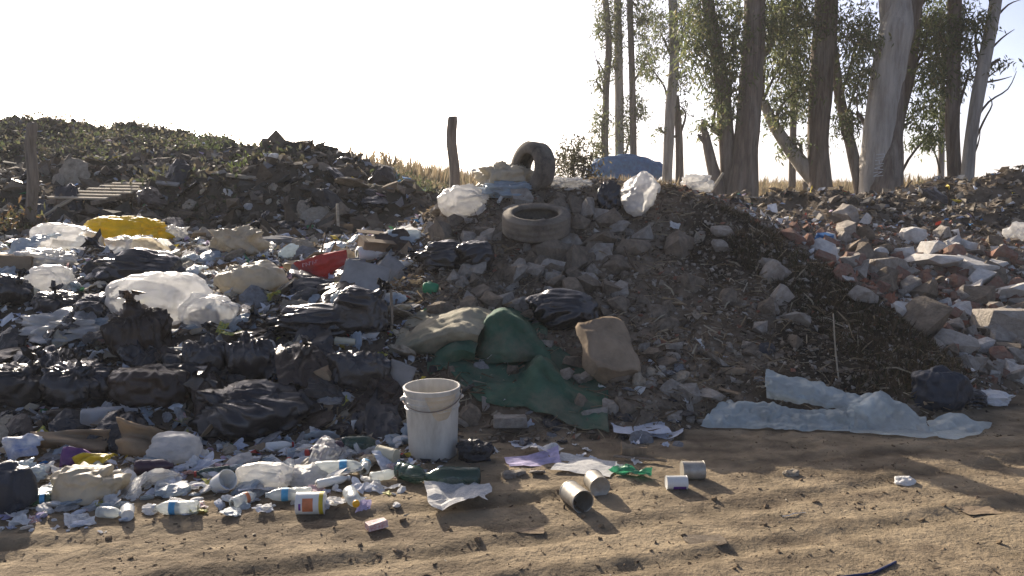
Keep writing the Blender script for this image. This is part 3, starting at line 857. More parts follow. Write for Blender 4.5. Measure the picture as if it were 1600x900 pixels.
# ------------------------------------------------------------------ stones, bricks and slabs lying in the mound and the bank (parts of the setting)
EM, RB, RH, OB, DR = LAND['earth_mound'], LAND['rubble_bank'], LAND['rubbish_heap'], LAND['overgrown_bank'], LAND['dirt_road']
is_mound = lambda p: mound(np.array([p[0]]), np.array([p[1]]))[0]
is_rub = lambda p: rub(np.array([p[0]]), np.array([p[1]]))[0]
strew('stone', STONES, ['stone', 'stone_pale', 'stone_pale', 'stone'], 300, [(670, 315, 1010, 500, 2.8), (700, 480, 1100, 660, .8), (1050, 340, 1250, 560, .45)], (10, 50), 2001, parent=EM, tilt=.6, lift=.04, keep=is_mound)
strew('slab', SLABS, ['stone', 'stone_pale'], 40, [(700, 380, 960, 500, 2), (1000, 540, 1180, 660)], (20, 60), 2002, parent=EM, tilt=.4, lift=.05, keep=is_mound)
strew('stone', STONES, ['stone_pale', 'stone_pale', 'plaster', 'stone', 'brick', 'stone_pale'], 270, [(1230, 335, 1400, 420, 1), (1400, 370, 1600, 420, .7), (1300, 400, 1600, 600, 1.6)], (10, 52), 2003, parent=RB, tilt=.6, lift=.12, keep=is_rub)
strew('brick', BRICKS, ['brick'], 170, [(1200, 350, 1400, 420, .9), (1400, 385, 1600, 420, .7), (1330, 400, 1600, 600, 1.6)], (10, 32), 2004, parent=RB, tilt=.7, lift=.15, keep=is_rub)
strew('slab', SLABS, ['plaster', 'stone_pale', 'stone'], 90, [(1280, 380, 1600, 600)], (20, 68), 2005, parent=RB, tilt=.5, lift=.12, keep=is_rub)

def piece(name, proto, material, px, py, w_, parent, rot=(0, 0, 0), zs=1.0, ys_=1.0, lift=0.2):
    p = hit1(px, py)
    s = w_ * p[1] / FPX * (.85 if parent is EM else 1)
    return link(name, proto, parent, (p[0], p[1], p[2] + (.05 if parent is EM else lift) * s * zs), rot, (s, s * ys_, s * zs), material)
# bigger stones one can pick out
for a in [('stone', 0, 'stone_pale', 937, 350, 52), ('stone', 1, 'stone', 930, 385, 68), ('stone', 2, 'stone', 985, 395, 70), ('stone', 3, 'stone', 855, 405, 74), ('stone', 4, 'stone', 900, 410, 62),
          ('stone', 5, 'stone_pale', 862, 440, 40), ('stone', 6, 'stone_pale', 762, 375, 50), ('stone', 7, 'stone', 690, 372, 60), ('stone', 8, 'stone', 775, 478, 56), ('stone', 0, 'stone', 745, 410, 60),
          ('stone', 2, 'stone_pale', 1130, 365, 44), ('stone', 3, 'stone', 1060, 395, 70), ('stone', 5, 'stone', 1080, 450, 60), ('stone', 1, 'stone_pale', 1238, 505, 60), ('stone', 7, 'stone', 1240, 540, 36),
          ('stone', 4, 'stone', 800, 440, 50), ('stone', 6, 'stone', 700, 340, 50), ('stone', 1, 'stone', 965, 420, 60)]:
    piece(a[0], STONES[a[1]], a[2], a[3], a[4], a[5], EM, (random.uniform(-.4, .4), random.uniform(-.4, .4), random.uniform(0, 6)), 1.2)
for a in [(STONES[2], 'plaster', 1452, 418, 96, .5), (STONES[5], 'plaster', 1512, 430, 90, .6), (STONES[0], 'stone', 1455, 520, 84, 1.2), (STONES[3], 'stone_pale', 1578, 525, 120, .7), (STONES[6], 'stone_pale', 1490, 548, 76, .8),
          (STONES[1], 'plaster', 1412, 495, 44, 1.4), (STONES[7], 'stone_pale', 1345, 470, 50, .7), (STONES[8], 'stone_pale', 1385, 430, 60, .8), (STONES[4], 'stone', 1530, 475, 60, .8), (SLABS[1], 'plaster', 1585, 470, 70, 1)]:
    piece('concrete_chunk', a[0], a[1], a[2], a[3], a[4], RB, (random.uniform(-.3, .3), random.uniform(-.3, .3), random.uniform(-.5, .5)), a[5])
for a in [(1575, 572), (1562, 572), (1552, 590)]:
    piece('brick', BRICKS[0], 'plaster', a[0], a[1], 26, RB, (0.1, 0.1, 1.2))
# thin wafers of dried mud on the road
strew('clod', STONES, ['clod_soil'], 60, [(100, 790, 1600, 890), (900, 740, 1500, 800)], (4, 13), 2006, parent=DR, tilt=.3, lift=.1)
for a in (795, 812, 838):
    piece('stone', STONES[a % 9], 'stone_pale', a, 745 - (a % 5), 26, DR, (0, 0, a), .7)

# ------------------------------------------------------------------ trees
_LC = [(.13, .155, .06), (.17, .18, .075), (.095, .12, .055), (.22, .19, .09)]
def leaf_cloud(clusters, D, seed, size=(.10, .19), dens=0.34, cols=None, spread=0.9):
    r = np.random.default_rng(seed)
    Cs, Rs = [], []
    for (px, py, rx, ry, *f) in clusters:
        c = P(px, py, D + (f[1] if len(f) > 1 else 0))
        m = D / FPX
        ns = max(4, int(rx * ry * dens * (f[0] if f else 1) / 9))
        d = r.normal(size=(ns, 3)); d /= np.linalg.norm(d, axis=1)[:, None]
        rad = r.random(ns) ** .45
        sp = c + d * rad[:, None] * np.array([rx * m * 1.12, max(.5, .5 * (rx + ry) * m) * spread, ry * m * 1.12])
        # each spray: leaves hanging from a short twig
        for s in sp:
            k = r.integers(7, 13)
            ax = r.normal(size=3) * [1, 1, .4]; ax /= np.linalg.norm(ax)
            t = r.random(k)
            Cs.append(s + ax * t[:, None] * .38 + r.normal(size=(k, 3)) * .06 - np.array([0, 0, .2]) * t[:, None] ** 2)
    c = np.concatenate(Cs); k = len(c)
    lf = np.array([[0, 0, 0], [.14, 0, -.38], [0.05, .05, -1], [-.13, .02, -.45]])
    V, F, Cc = scatter(c, lf, [[0, 1, 2, 3]], r.uniform(size[0], size[1], k), rand_rots(k, r, .75),
                       palette(k, r, cols or _LC, [6, 5, 6, 1.5][:len(cols or [0] * 4)]))
    return V, F, Cc

def px_tube(stem, D, seg=14, noise=.1, seed=0, ground=False, dD=0.0):
    pts = []
    rad = []
    for k, (px, py, wd) in enumerate(stem):
        f = k / (len(stem) - 1)
        pts.append(P(px, py, D + dD * f)); rad.append(wd * D / FPX / 2 * (.78 if wd < 55 else .85))
    if ground:
        g = pts[0].copy(); g[2] = min(g[2] - 0.3, float(H(g[0], g[1])) - .25)
        pts.insert(0, g); rad.insert(0, rad[0] * 1.08)
    return tube(pts, rad, seg, 5, noise, seed), pts, rad

def tree(name, D, stems, crown, bark, label, seed, group='eucalyptus trees behind the heaps', dens=1.05, cols=None, twigs=()):
    base = P(stems[0][0][0], stems[0][0][1], D)
    root = empty(name, (base[0], base[1], float(H(base[0], base[1])) if D < 31 else 1.0))
    inv = -np.array(root.location)
    axes = []
    for k, s in enumerate(stems):
        bk = bark[k % len(bark)] if isinstance(bark, (list, tuple)) else bark
        (V, F), pts, rad = px_tube(s, D + .15 * k, 14, .13, seed + k, ground=(s[0][1] > 240))
        link('trunk' if k == 0 else 'limb', np_mesh('trunk', V + inv, F, bk, True), root)
        axes += [(p, r_) for p, r_ in zip(pts, rad)]
    r = np.random.default_rng(seed)
    AP = np.array([a[0] for a in axes])
    # a branch out to each leaf mass
    for cl in crown:
        c = P(cl[0], cl[1], D + (cl[5] if len(cl) > 5 else 0))
        d = np.linalg.norm(AP - c - np.array([0, 0, -.9]), axis=1)
        j = d.argmin(); a = AP[j]
        mid = (a + c) / 2 + r.normal(size=3) * .12 + np.array([0, 0, .12])
        rr = min(axes[j][1] * .4, .05)
        V, F = tube([a, mid, c, c + (c - mid) * .35 + r.normal(size=3) * .1], [rr, rr * .7, rr * .4, .006], 6, 3)
        link('branch', np_mesh('branch', V + inv, F, 'twig', True), root)
    for tw in twigs:
        pts = [P(a, b, D) for a, b in tw]
        V, F = tube(np.array(pts) + r.normal(size=(len(pts), 3)) * .02, np.linspace(.035, .006, len(pts)), 5, 3)
        link('branch', np_mesh('branch', V + inv, F, 'twig', True), root)
    if crown:
        V, F, Cc = leaf_cloud(crown, D, seed + 50, dens=dens, cols=cols)
        link('crown', np_mesh('crown', V + inv, F, 'leaf', False, Cc), root)
    tag(root, label, 'tree', group)
    return root

G2 = 'slender trees of the far clump'
tree('eucalyptus_tree', 32, [[(945, 262, 14), (947, 150, 13), (951, 60, 12), (942, -40, 11), (938, -160, 7)]],
     [(942, 30, 14, 40), (938, 120, 10, 25), (940, 190, 12, 40), (936, 235, 12, 20), (945, -60, 40, 40), (935, -130, 50, 50)], 'bark_dark', 'slender dark tree with leafy trunk, first beside the open sky', 3001, G2, dens=2.2,
     twigs=[[(948, 150), (938, 110), (928, 75), (931, 60)], [(946, 120), (935, 95), (924, 98)]])
tree('eucalyptus_tree', 32.5, [[(968, 262, 19), (967, 120, 17), (965, 0, 15), (963, -150, 9)]],
     [(962, 35, 16, 35), (978, 190, 10, 45), (960, 90, 10, 30), (970, -70, 60, 50)], 'bark_pale', 'slender pale grey trunk standing between two darker ones', 3002, G2, dens=2.2)
tree('eucalyptus_tree', 32, [[(990, 262, 14), (988, 130, 13), (984, 0, 12), (985, -150, 7)]],
     [(1005, 25, 24, 35), (1008, 90, 18, 35), (998, 165, 13, 25), (1000, -60, 50, 45)], 'bark_dark', 'slender straight trunk with foliage hanging on the side of the blue sack', 3003, G2, dens=2.2)
tree('eucalyptus_tree', 28, [[(1042, 285, 20), (1047, 180, 21), (1053, 100, 19), (1051, 0, 17), (1048, -150, 10)], [(1062, 290, 17), (1061, 215, 15), (1057, 150, 11)], [(1052, 100, 9), (1070, 50, 7), (1095, 5, 5)]],
     [(1062, 120, 18, 30), (1075, 35, 34, 36), (1032, 50, 22, 36), (1020, 110, 12, 20), (1065, 168, 14, 14), (1030, 200, 9, 9), (1055, -50, 60, 40)], ['bark_pale', 'bark_dark', 'bark_dark'], 'twin stemmed mid sized tree behind the white hanging bag', 3004)
# broken stump
(Vs, Fs), _, _ = px_tube([(1122, 300, 30), (1112, 255, 22), (1103, 215, 16), (1097, 186, 4)], 20, 10, .2, 9, ground=True)
(V2, F2), _, _ = px_tube([(1104, 228, 9), (1096, 216, 8), (1090, 210, 4)], 20, 7, .2, 10)
b = P(1120, 300, 20)
st = link('tree_stump', np_mesh('stump', Vs - b, Fs, 'bark_dark', True), None, b)
link('broken_limb', np_mesh('prong', V2 - b, F2, 'bark_dark', True), st)
tag(st, 'tall jagged broken tree stump leaning between the trees', 'stump')
tree('eucalyptus_tree', 20, [[(1158, 314, 62), (1165, 240, 50), (1172, 150, 46), (1178, 60, 42), (1180, -20, 40), (1184, -160, 26)],
                            [(1140, 300, 38), (1134, 200, 30), (1123, 100, 27), (1108, 20, 26), (1098, -80, 20)],
                            [(1148, 224, 20), (1130, 210, 18), (1113, 198, 17)], [(1172, 120, 12), (1205, 70, 9), (1225, 20, 6)]],
     [(1098, 70, 30, 45), (1100, 20, 40, 30), (1130, 165, 18, 35), (1148, 50, 22, 55), (1150, 115, 16, 40), (1205, 40, 24, 40), (1112, 120, 22, 25), (1150, -70, 90, 50), (1100, 190, 14, 12)],
     ['bark_dark', 'bark_dark', 'bark_pale', 'bark_dark'], 'thick dark tree with two stems and a sawn off pale branch stub', 3005)
tree('eucalyptus_tree', 21, [[(1282, 312, 48), (1278, 220, 40), (1283, 120, 44), (1290, 30, 46), (1292, -110, 36)],
                            [(1298, 312, 36), (1255, 260, 31), (1215, 205, 23), (1192, 158, 17)],
                            [(1345, 302, 24), (1330, 230, 21), (1312, 150, 19), (1300, 60, 16)]],
     [(1225, 95, 36, 45), (1215, 20, 45, 34), (1335, 50, 36, 50), (1342, 130, 20, 35), (1258, 25, 40, 40), (1222, 170, 26, 30), (1240, 225, 22, 14), (1318, 190, 16, 20), (1255, 130, 20, 40), (1330, 185, 14, 18), (1270, -70, 110, 50)],
     ['bark_dark', 'bark_pale', 'bark_dark'], 'dark tree with one pale stem leaning far out beside the trunk', 3006)
tree('eucalyptus_tree', 27, [[(1237, 302, 15), (1240, 180, 13), (1243, 90, 10), (1245, -20, 7)]], [(1240, 120, 22, 30), (1262, 160, 18, 25), (1236, 60, 30, 30)], 'bark_dark',
     'thin straight dark tree behind the leaning stem', 3007)
(Vs, Fs), _, _ = px_tube([(1258, 305, 12), (1259, 284, 11)], 24, 9, .2, 12, ground=True)
b = P(1258, 305, 24)
tag(link('tree_stump', np_mesh('stump', Vs - b, Fs, 'bark_dark', True), None, b), 'short dark cut stump in the dry grass behind the leaning stem', 'stump')
big = tree('eucalyptus_tree', 19, [[(1374, 330, 74), (1371, 270, 62), (1379, 180, 57), (1391, 100, 55), (1401, 45, 57), (1405, 10, 44), (1408, -30, 20)],
                            [(1397, 70, 44), (1388, 0, 38), (1374, -130, 26)], [(1405, 70, 44), (1428, -5, 38), (1452, -130, 28)], [(1352, 195, 9), (1345, 183, 7), (1340, 179, 9)]],
     [(1352, 60, 10, 30), (1345, 110, 12, 22), (1400, -90, 100, 40), (1462, -60, 50, 40)], ['bark_pale', 'bark_pale', 'bark_dark', 'bark_dark'], 'biggest smooth pale trunk, forked at the top, with white lettering', 3008)
# peeling dark bark round the foot of the big trunk, and the painted letters
inv = -np.array(big.location)
(V, F), _, _ = px_tube([(1386, 330, 78), (1384, 280, 60), (1392, 220, 42), (1402, 160, 24), (1409, 120, 8)], 18.86, 18, .22, 77, ground=True)
link('loose_bark', np_mesh('loose_bark', V + inv, F, 'bark_dark', True), big)
from mathutils.bvhtree import BVHTree
_bvh = BVHTree.FromPolygons([Vector(v) for v in V], F)
big_tr = [c for c in big.children if c.name.startswith('trunk')][0]
_bvh2 = BVHTree.FromPolygons([Vector(v.co) - Vector(inv) for v in big_tr.data.vertices], [list(f.vertices) for f in big_tr.data.polygons])
def on_bark(q):
    best = q[1]
    hs = [b_.ray_cast(Vector((q[0], 15, q[2])), Vector((0, 1, 0)))[0] for b_ in (_bvh, _bvh2)]
    hs = [h_.y for h_ in hs if h_ is not None]
    return np.array([q[0], (min(hs) if hs else best) - .004, q[2]])
LET = {'N': [((0, 0), (0, 1)), ((0, 1), (1, 0)), ((1, 0), (1, 1))], 'A': [((0, 0), (.5, 1)), ((.5, 1), (1, 0)), ((.25, .4), (.75, .4))],
       'H': [((0, 0), (0, 1)), ((1, 0), (1, 1)), ((0, .5), (1, .5))], 'U': [((0, 1), (.1, 0)), ((.1, 0), (.9, 0)), ((.9, 0), (1, 1))]}
bars = []
for k, ch in enumerate('NAHU'):
    for (a, bb) in LET[ch]:
        # written upwards along the trunk
        conv = lambda u: P(1382 - 5 + 11 * (1 - u[1]) - 1, 274 - k * 9.5 - u[0] * 6 + u[1] * 1.5, 18.33 + .045 * k)
        A_, B_ = conv(a), conv(bb)
        bars.append(tube([on_bark(A_ + (B_ - A_) * t_) for t_ in (0, .25, .5, .75, 1)], [.009] * 5, 5, 1))
V, F = merge(bars)
link('painted_letters', np_mesh('painted_letters', V + inv, F, 'letter_white', False), big)
tree('eucalyptus_tree', 21, [[(1398, 295, 24), (1403, 200, 22), (1420, 120, 22), (1431, 30, 20), (1438, -70, 16)], [(1402, 215, 9), (1412, 198, 8), (1424, 190, 5)]],
     [(1448, 40, 26, 40), (1452, 120, 24, 30), (1440, 170, 22, 22), (1455, 205, 22, 26), (1465, 85, 22, 30), (1440, -50, 60, 40), (1418, 60, 10, 20)], 'bark_dark', 'dark stem rising right against the lettered pale trunk', 3009,
     cols=[(.13, .17, .04), (.16, .19, .05), (.09, .12, .045), (.2, .19, .06)])
tree('eucalyptus_tree', 24, [[(1470, 278, 13), (1472, 180, 11), (1474, 60, 8)]], [(1462, 170, 16, 22), (1470, 20, 24, 34), (1448, 215, 18, 14)], 'bark_pale', 'thin pale brown tree beside the twin trunks', 3010)
tree('eucalyptus_tree', 20, [[(1492, 288, 27), (1488, 200, 25), (1490, 100, 25), (1492, 0, 25), (1496, -130, 18)]],
     [(1472, 60, 22, 50), (1500, 40, 20, 40), (1515, 110, 10, 26), (1480, 130, 13, 24), (1490, -60, 60, 40)], 'bark_dark', 'upright dark trunk of the pair beside the low earth heap', 3011)
tree('eucalyptus_tree', 19.6, [[(1511, 288, 25), (1519, 200, 24), (1535, 110, 24), (1553, 20, 22), (1566, -80, 18)]],
     [(1560, 95, 10, 8), (1545, -60, 50, 34), (1528, 40, 12, 30)], 'bark_pale', 'pale leaning trunk with bare twigs, outermost of the row', 3012,
     twigs=[[(1521, 190), (1545, 160), (1575, 140), (1590, 110)], [(1527, 150), (1545, 120), (1572, 100)], [(1517, 235), (1535, 190), (1550, 165), (1545, 150)], [(1551, 30), (1575, 10), (1598, 0)],
            [(1514, 260), (1530, 225), (1532, 205)], [(1532, 130), (1560, 125), (1585, 120)], [(1540, 85), (1565, 60), (1588, 45)]])
# low bush and far tree
def bush(px, py, wpx, hpx, D, label, seed, cols, dens=.6):
    b = P(px, py, D); b[2] = float(H(b[0], b[1])) if D < 31 else 1.0
    root = empty('bush', b)
    inv = -b
    r = np.random.default_rng(seed)
    cl = [(px + r.normal() * wpx * .2, py - hpx * (.15 + .7 * r.random()), wpx * .24, hpx * .24) for _ in range(9)]
    V, F, Cc = leaf_cloud(cl, D, seed, size=(.05, .12), dens=dens, cols=cols)
    link('foliage', np_mesh('foliage', V + inv, F, 'leaf', False, Cc), root)
    for k in range(7):
        e = P(px + r.normal() * wpx * .25, py - hpx * (.5 + .5 * r.random()), D)
        V, F = tube([b, (b + e) / 2 + r.normal(size=3) * .05, e], [.02, .014, .005], 5, 3)
        link('stem', np_mesh('stem', V + inv, F, 'twig', True), root)
    return tag(root, label, 'bush')
bush(900, 285, 85, 66, 14, 'scrubby brown green bush between the upright tyre and the blue sack', 3101, [(.06, .06, .03), (.09, .08, .04), (.045, .04, .025)])
bush(1412, 285, 26, 20, 60, 'tiny bluish bush far out on the plain', 3102, [(.10, .13, .12)], 1.2)
bush(405, 268, 46, 22, 12.0, 'small bright green weed patch on the second bank', 3103, [(.12, .16, .03), (.08, .11, .03)])
bush(28, 362, 40, 34, 9.8, 'dry leafy weed at the foot of the left post', 3104, [(.10, .10, .04), (.16, .10, .05)])
bush(340, 255, 90, 40, 15.5, 'green weeds crowning the end of the overgrown bank', 3105, [(.055, .075, .03), (.08, .10, .04)])
for k, (px, py, h_) in enumerate([(528, 258, 26), (545, 262, 30), (85, 200, 12), (30, 196, 10)]):
    pass

# ------------------------------------------------------------------ fence posts
def post(px, ytop, ybot, wd, D, label, lean, seed):
    a, t = P(px, ybot, D), P(px + lean, ytop, D)
    a[2] = min(a[2], float(H(a[0], a[1]))) - .15
    wd = wd * D / FPX / 2
    V, F = tube([a, a + (t - a) * .25, a + (t - a) * .55 + [.02, 0, 0], a + (t - a) * .8 - [.015, 0, 0], t - (t - a) * .03, t], [wd * 1.08, wd * 1.05, wd * 1.02, wd * .92, wd * .9, wd * .7], 12, 5, .16, seed)
    return tag(link('fence_post', np_mesh('post', V - a, F, 'wood_old', True), None, a), label, 'post', 'old wooden fence posts')
post(708, 182, 295, 16, 9.6, 'weathered wooden post standing free against the bright sky', -1, 31)
post(46, 192, 362, 17, 9.9, 'weathered wooden post in front of the overgrown bank', 4, 32)

# ------------------------------------------------------------------ pallet panel and boards on the left bank
b = hit1(172, 303); D = 10.9
c0 = P(172, 298, D)
c0[2] = max(c0[2], float(H(c0[0], c0[1])) + .12)
pal = empty('slatted_panel', c0, (math.radians(13), math.radians(1), math.radians(-7)))
for k in range(6):
    V, F = box(.80, .062, .022, .004)
    V = V + np.array([-.19 + .075 * k, -.40 + .16 * k, 0])
    link('slat', np_mesh('slat', V, F, 'wood_slat', False), pal)
for k in (-.3, .3):
    V, F = box(.06, 1.0, .05, .004); V[:, 0] += V[:, 1] * .47; V = V + np.array([k, 0, -.037])
    link('bearer', np_mesh('bearer', V, F, 'wood_old', False), pal)
tag(pal, 'flat panel of pale wooden slats lying on the bank', 'pallet')

def board(px, py, L, wd, th, material, label, rot, name='board', cat='board', dD=0, lift=.03):
    p = hit1(px, py); s = p[1] / FPX
    V, F = box(L * s, wd * s, th * s, .1 * th * s, .02 * th * s, int(px))
    return tag(link(name, np_mesh(name, V, F, material, False), None, (p[0], p[1] + dD, p[2] + lift + wd * s * .3), rot), label, cat)
board(88, 335, 62, 10, 3, 'wood_slat', 'grey plank slanting on the bank beside the slatted panel', (0.5, -.55, .2), 'plank', 'plank')
board(262, 297, 34, 12, 3, 'board_grey', 'short grey board at the end of the slatted panel', (0.3, .1, .1))
board(385, 285, 60, 8, 5, 'wood_slat', 'pale plank end sticking out of the second bank', (0.2, .12, .1), 'plank', 'plank')

# ------------------------------------------------------------------ bags and sacks
def bag_mesh(dims, seed, sub=4, *a, fine=1.0, **kw):
    return _bag_mesh(dims, seed, sub, *a, fine=fine, **kw)
def _bag_mesh(dims, seed, sub=4, lump=.18, crease=.05, pole=None, pleat=0.0, boxy=.85, peak=0.0, npl=13, fine=1.0):
    r = np.random.default_rng(seed)
    V, F = ico(sub)
    d = V
    p = np.sign(d) * np.abs(d) ** boxy
    p = p / np.linalg.norm(p, axis=1)[:, None] ** .55
    wq = d + .25 * np.stack([vnoise(d * 2.2, seed + 20 + k) for k in range(3)], -1)
    ani = np.array([1, 1, .55]) if pole is None or abs(pole[2]) > .6 else np.array([.5, 1, 1])
    rad = 1 + lump * fbm(d * 1.1 + seed, 3, seed) + crease * (2.6 * creases(d, seed, 7, 1.3, .7) + (.6 + 1.2 * fine) * creases(d, seed + 3, 7, 3.0, .5)
          + fine * .8 * (ridged(wq * 2.6 * ani, seed + 30) - .3) + fine * .55 * (ridged(wq * 6 * ani, seed + 31) - .3) + fine * fine * .3 * (ridged(wq * 13 * ani, seed + 32) - .3))
    if pole is not None:
        t = np.array(pole, float); t /= np.linalg.norm(t)
        a = np.cross(t, [.3, .5, .8]); a /= np.linalg.norm(a); b_ = np.cross(t, a)
        cs = d @ t
        ph = np.arctan2(d @ b_, d @ a)
        wv = .5 * vnoise(d * 2, seed + 4)
        rid = 1 - np.abs(np.sin(ph * npl / 2 + wv * 3)) ** .7
        rid2 = 1 - np.abs(np.sin(ph * npl * .8 + wv * 5 + 1)) ** .7
        fall = sstep(-.5, .95, cs)
        rad = rad + pleat * (rid + .6 * rid2 - .8) * fall
        pk = sstep(.9, 1.0, cs)
        rad = rad * (1 - .25 * sstep(.5, .95, cs)) + peak * pk ** 2
    Q = p * rad[:, None] * np.array(dims) / 2
    lo = -dims[2] * .36
    Q[:, 2] = np.where(Q[:, 2] < lo, lo + (Q[:, 2] - lo) * .35, Q[:, 2])
    return Q, F

def bag(px, py, wpx, hpx, material, label, seed, pole=None, pleat=.06, peak=.25, crease=.06, lump=.2, depth=.8, boxy=.85, name='rubbish_bag', cat='bag', group=None, sub=5, rz=0.0, tilt=(0, 0), neck=True, npl=13, D=None):
    D0 = hit1(px, py)[1] if D is None else D
    if not neck: peak = min(peak, .08)
    if material in ('black_bag', 'black_bag_dull', 'brown_bag'): pleat *= 1.8; npl += 3; crease *= .95; lump *= 1.25
    m = D0 / FPX
    wd, h_ = wpx * m, hpx * m
    dp = wd * depth if depth < 3 else depth
    c = P(px, py - hpx / 2, D0 + .4 * dp)
    g = float(H(c[0], c[1]))
    bot = c[2] - h_ / 2
    low = min(bot, g - .02)
    if bot - low > 0:
        h_ += bot - low; c[2] -= (bot - low) / 2
    Q, F = bag_mesh((wd * 1.04, dp, h_ * 1.06), seed, sub, lump, crease, pole, pleat, boxy, peak, npl, fine=(.3 if material in ('clear_bag', 'white_bag', 'cream_bag') and crease < .12 else .4 if material in ('black_bag', 'black_bag_dull', 'brown_bag', 'grey_bag') else .8))
    o = link(name, np_mesh(name, Q, F, material, True), None, c, (tilt[0], tilt[1], rz))
    if pole is not None and neck:
        t = np.array(pole, float); t /= np.linalg.norm(t)
        ext = (np.abs(t) * np.array((wd, dp, h_)) / 2).sum() ** 1
        ctr = t * np.linalg.norm(t * np.array((wd, dp, h_)) / 2) * (.95 + peak * .6)
        r = np.random.default_rng(seed + 1)
        s = .16 * (wd + h_) / 2
        n = 16
        a = np.linspace(0, 2 * np.pi, n, endpoint=False)
        rings = []
        for f, rr in ((-.5, .32), (0, .16), (.35, .3), (.7, .62), (1.0, .95)):
            rr_ = rr * (1 + .45 * r.normal(size=n) * (f > .2))
            ring = np.stack([rr_ * np.cos(a), rr_ * np.sin(a), f + .25 * r.normal(size=n) * (f > .5)], -1)
            rings.append(ring)
        K = np.concatenate(rings) * s
        qd = Vector((0, 0, 1)).rotation_difference(Vector(t))
        R = np.array(qd.to_matrix())
        K = K @ R.T + ctr
        link('tied_neck', np_mesh('tied_neck', K, grid_faces(n, 5, True), material, False), o)
    return tag(o, label, cat, group)

GB = 'black rubbish bags of the heap'
B, BD = 'black_bag', 'black_bag_dull'
bag(18, 482, 62, 54, B, 'small glossy black bag at the heap edge beside the cardboard crate', 4001, (.6, -.2, .8), group=GB)
bag(215, 455, 150, 62, B, 'long black bag draped behind the huge clear sack', 4002, (-.7, -.1, .5), pleat=.1, depth=.6, group=GB)
bag(88, 496, 68, 42, BD, 'dark green black bag under the round white bag', 4003, (.2, -.4, .9), group=GB)
bag(160, 508, 74, 50, B, 'black bag pressed against the clear sack, white film beside it', 4004, (.5, -.3, .9), group=GB)
bag(216, 568, 104, 96, 'brown_bag', 'tall brownish bag with a gathered neck and long pleats', 4005, (-.05, -.3, 1), pleat=.13, peak=.35, npl=17, sub=5)
bag(35, 640, 112, 78, BD, 'big black bag above the torn blue packet', 4006, (.5, -.1, 1), pleat=.08, group=GB, sub=5)
bag(118, 645, 112, 84, B, 'big black bag behind the translucent jerrycan', 4007, (.3, -.2, 1), pleat=.1, group=GB, sub=5)
bag(236, 645, 134, 82, 'brown_bag', 'rounded maroon brown bag below the pleated one', 4008, (.1, .2, 1), pleat=.05, peak=.1, neck=False, sub=5)
bag(326, 600, 80, 80, B, 'black bag with shiny shoulders in front of the huge clear sack', 4009, (0, .1, 1), pleat=.12, group=GB)
bag(393, 604, 72, 86, B, 'upright black bag beside the rusty brown can', 4010, (-.2, .1, 1), pleat=.14, group=GB)
bag(388, 692, 182, 96, B, 'largest black bag, pleated towards its knotted end, above the white litter', 4011, (-.75, -.2, .75), pleat=.1, peak=.3, group=GB, sub=5, npl=19)
bag(492, 532, 156, 56, B, 'long black bag lying on its side under the grey board', 4012, (-.95, 0, .1), pleat=.09, peak=.3, depth=.5, group=GB, sub=5)
bag(568, 527, 86, 80, B, 'boxy black bag standing against a stick', 4013, (.6, .1, .8), pleat=.06, boxy=.6, group=GB, sub=5)
bag(560, 622, 100, 84, B, 'torn black bag hanging down beside the pale board', 4014, (-.1, .3, 1), pleat=.14, depth=.5, neck=False, group=GB, sub=5)
bag(470, 600, 70, 62, BD, 'slack black bag over the brown carton', 4015, (.3, -.2, .9), pleat=.1, group=GB)
bag(694, 428, 84, 52, B, 'black bag on the stony slope, knotted end downhill', 4016, (-.8, -.2, .1), pleat=.12, group=GB)
bag(742, 428, 64, 54, B, 'black bag on the stony slope, behind its knotted twin', 4017, (-.5, -.3, -.3), pleat=.12, neck=False, group=GB)
bag(876, 524, 118, 70, B, 'bulging black bag on the slope above the green canvas', 4018, (-.9, -.2, -.4), pleat=.12, group=GB, sub=5)
bag(12, 806, 76, 92, 'grey_bag', 'dull grey bag at the road edge beside the white papers', 4019, (.1, .2, 1), pleat=.03, neck=False, boxy=.65)
bag(953, 336, 36, 56, B, 'small black bag between the stones and the white hanging bag', 4020, (.1, 0, 1), pleat=.14, neck=False, group=GB, crease=.12)
bag(1466, 648, 90, 80, 'grey_bag', 'slumped dark grey sack at the foot of the turfy ridge', 4021, (0, .1, 1), pleat=.08, neck=False, boxy=.8)
bag(742, 724, 56, 40, BD, 'small crumpled black bag in the shade behind the bucket', 4022, (.2, 0, .9), pleat=.1, neck=False, crease=.14, group=GB)
bag(1520, 638, 46, 26, 'black_bag_dull', 'small black bag under the white cloth scraps', 4023, None, crease=.14)
GC = 'clear and white plastic bags'
bag(105, 394, 102, 48, 'clear_bag', 'plump clear bag beside the yellow sack', 4101, (.3, .3, .6), pleat=.06, peak=0, neck=False, lump=.16)
bag(72, 424, 96, 36, 'white_bag', 'torn spread white bag in front of the plump clear bag', 4102, (.5, -.2, .8), pleat=.15, crease=.16, neck=False)
bag(80, 466, 80, 52, 'white_bag', 'round knotted white bag among the black bags', 4103, (.7, -.2, .2), pleat=.04, lump=.1, neck=False)
bag(250, 516, 156, 104, 'clear_bag', 'huge clear sack bulging with white film', 4104, (-.2, .2, .9), pleat=.05, peak=0, lump=.16, crease=.055, neck=False, sub=5)
bag(330, 520, 96, 66, 'clear_bag', 'clear bulging bag leaning against the huge clear sack', 4105, (.4, .2, .9), pleat=.05, peak=0, lump=.16, crease=.055, neck=False, sub=5)
bag(110, 528, 150, 40, 'white_bag', 'shredded white film bag across the black bags', 4106, (-.6, -.3, .6), pleat=.18, crease=.2, neck=False, lump=.35)
bag(263, 382, 54, 32, 'white_bag', 'bright white bag behind the yellow sack', 4107, (.2, .1, 1), pleat=.2, crease=.16, neck=False)
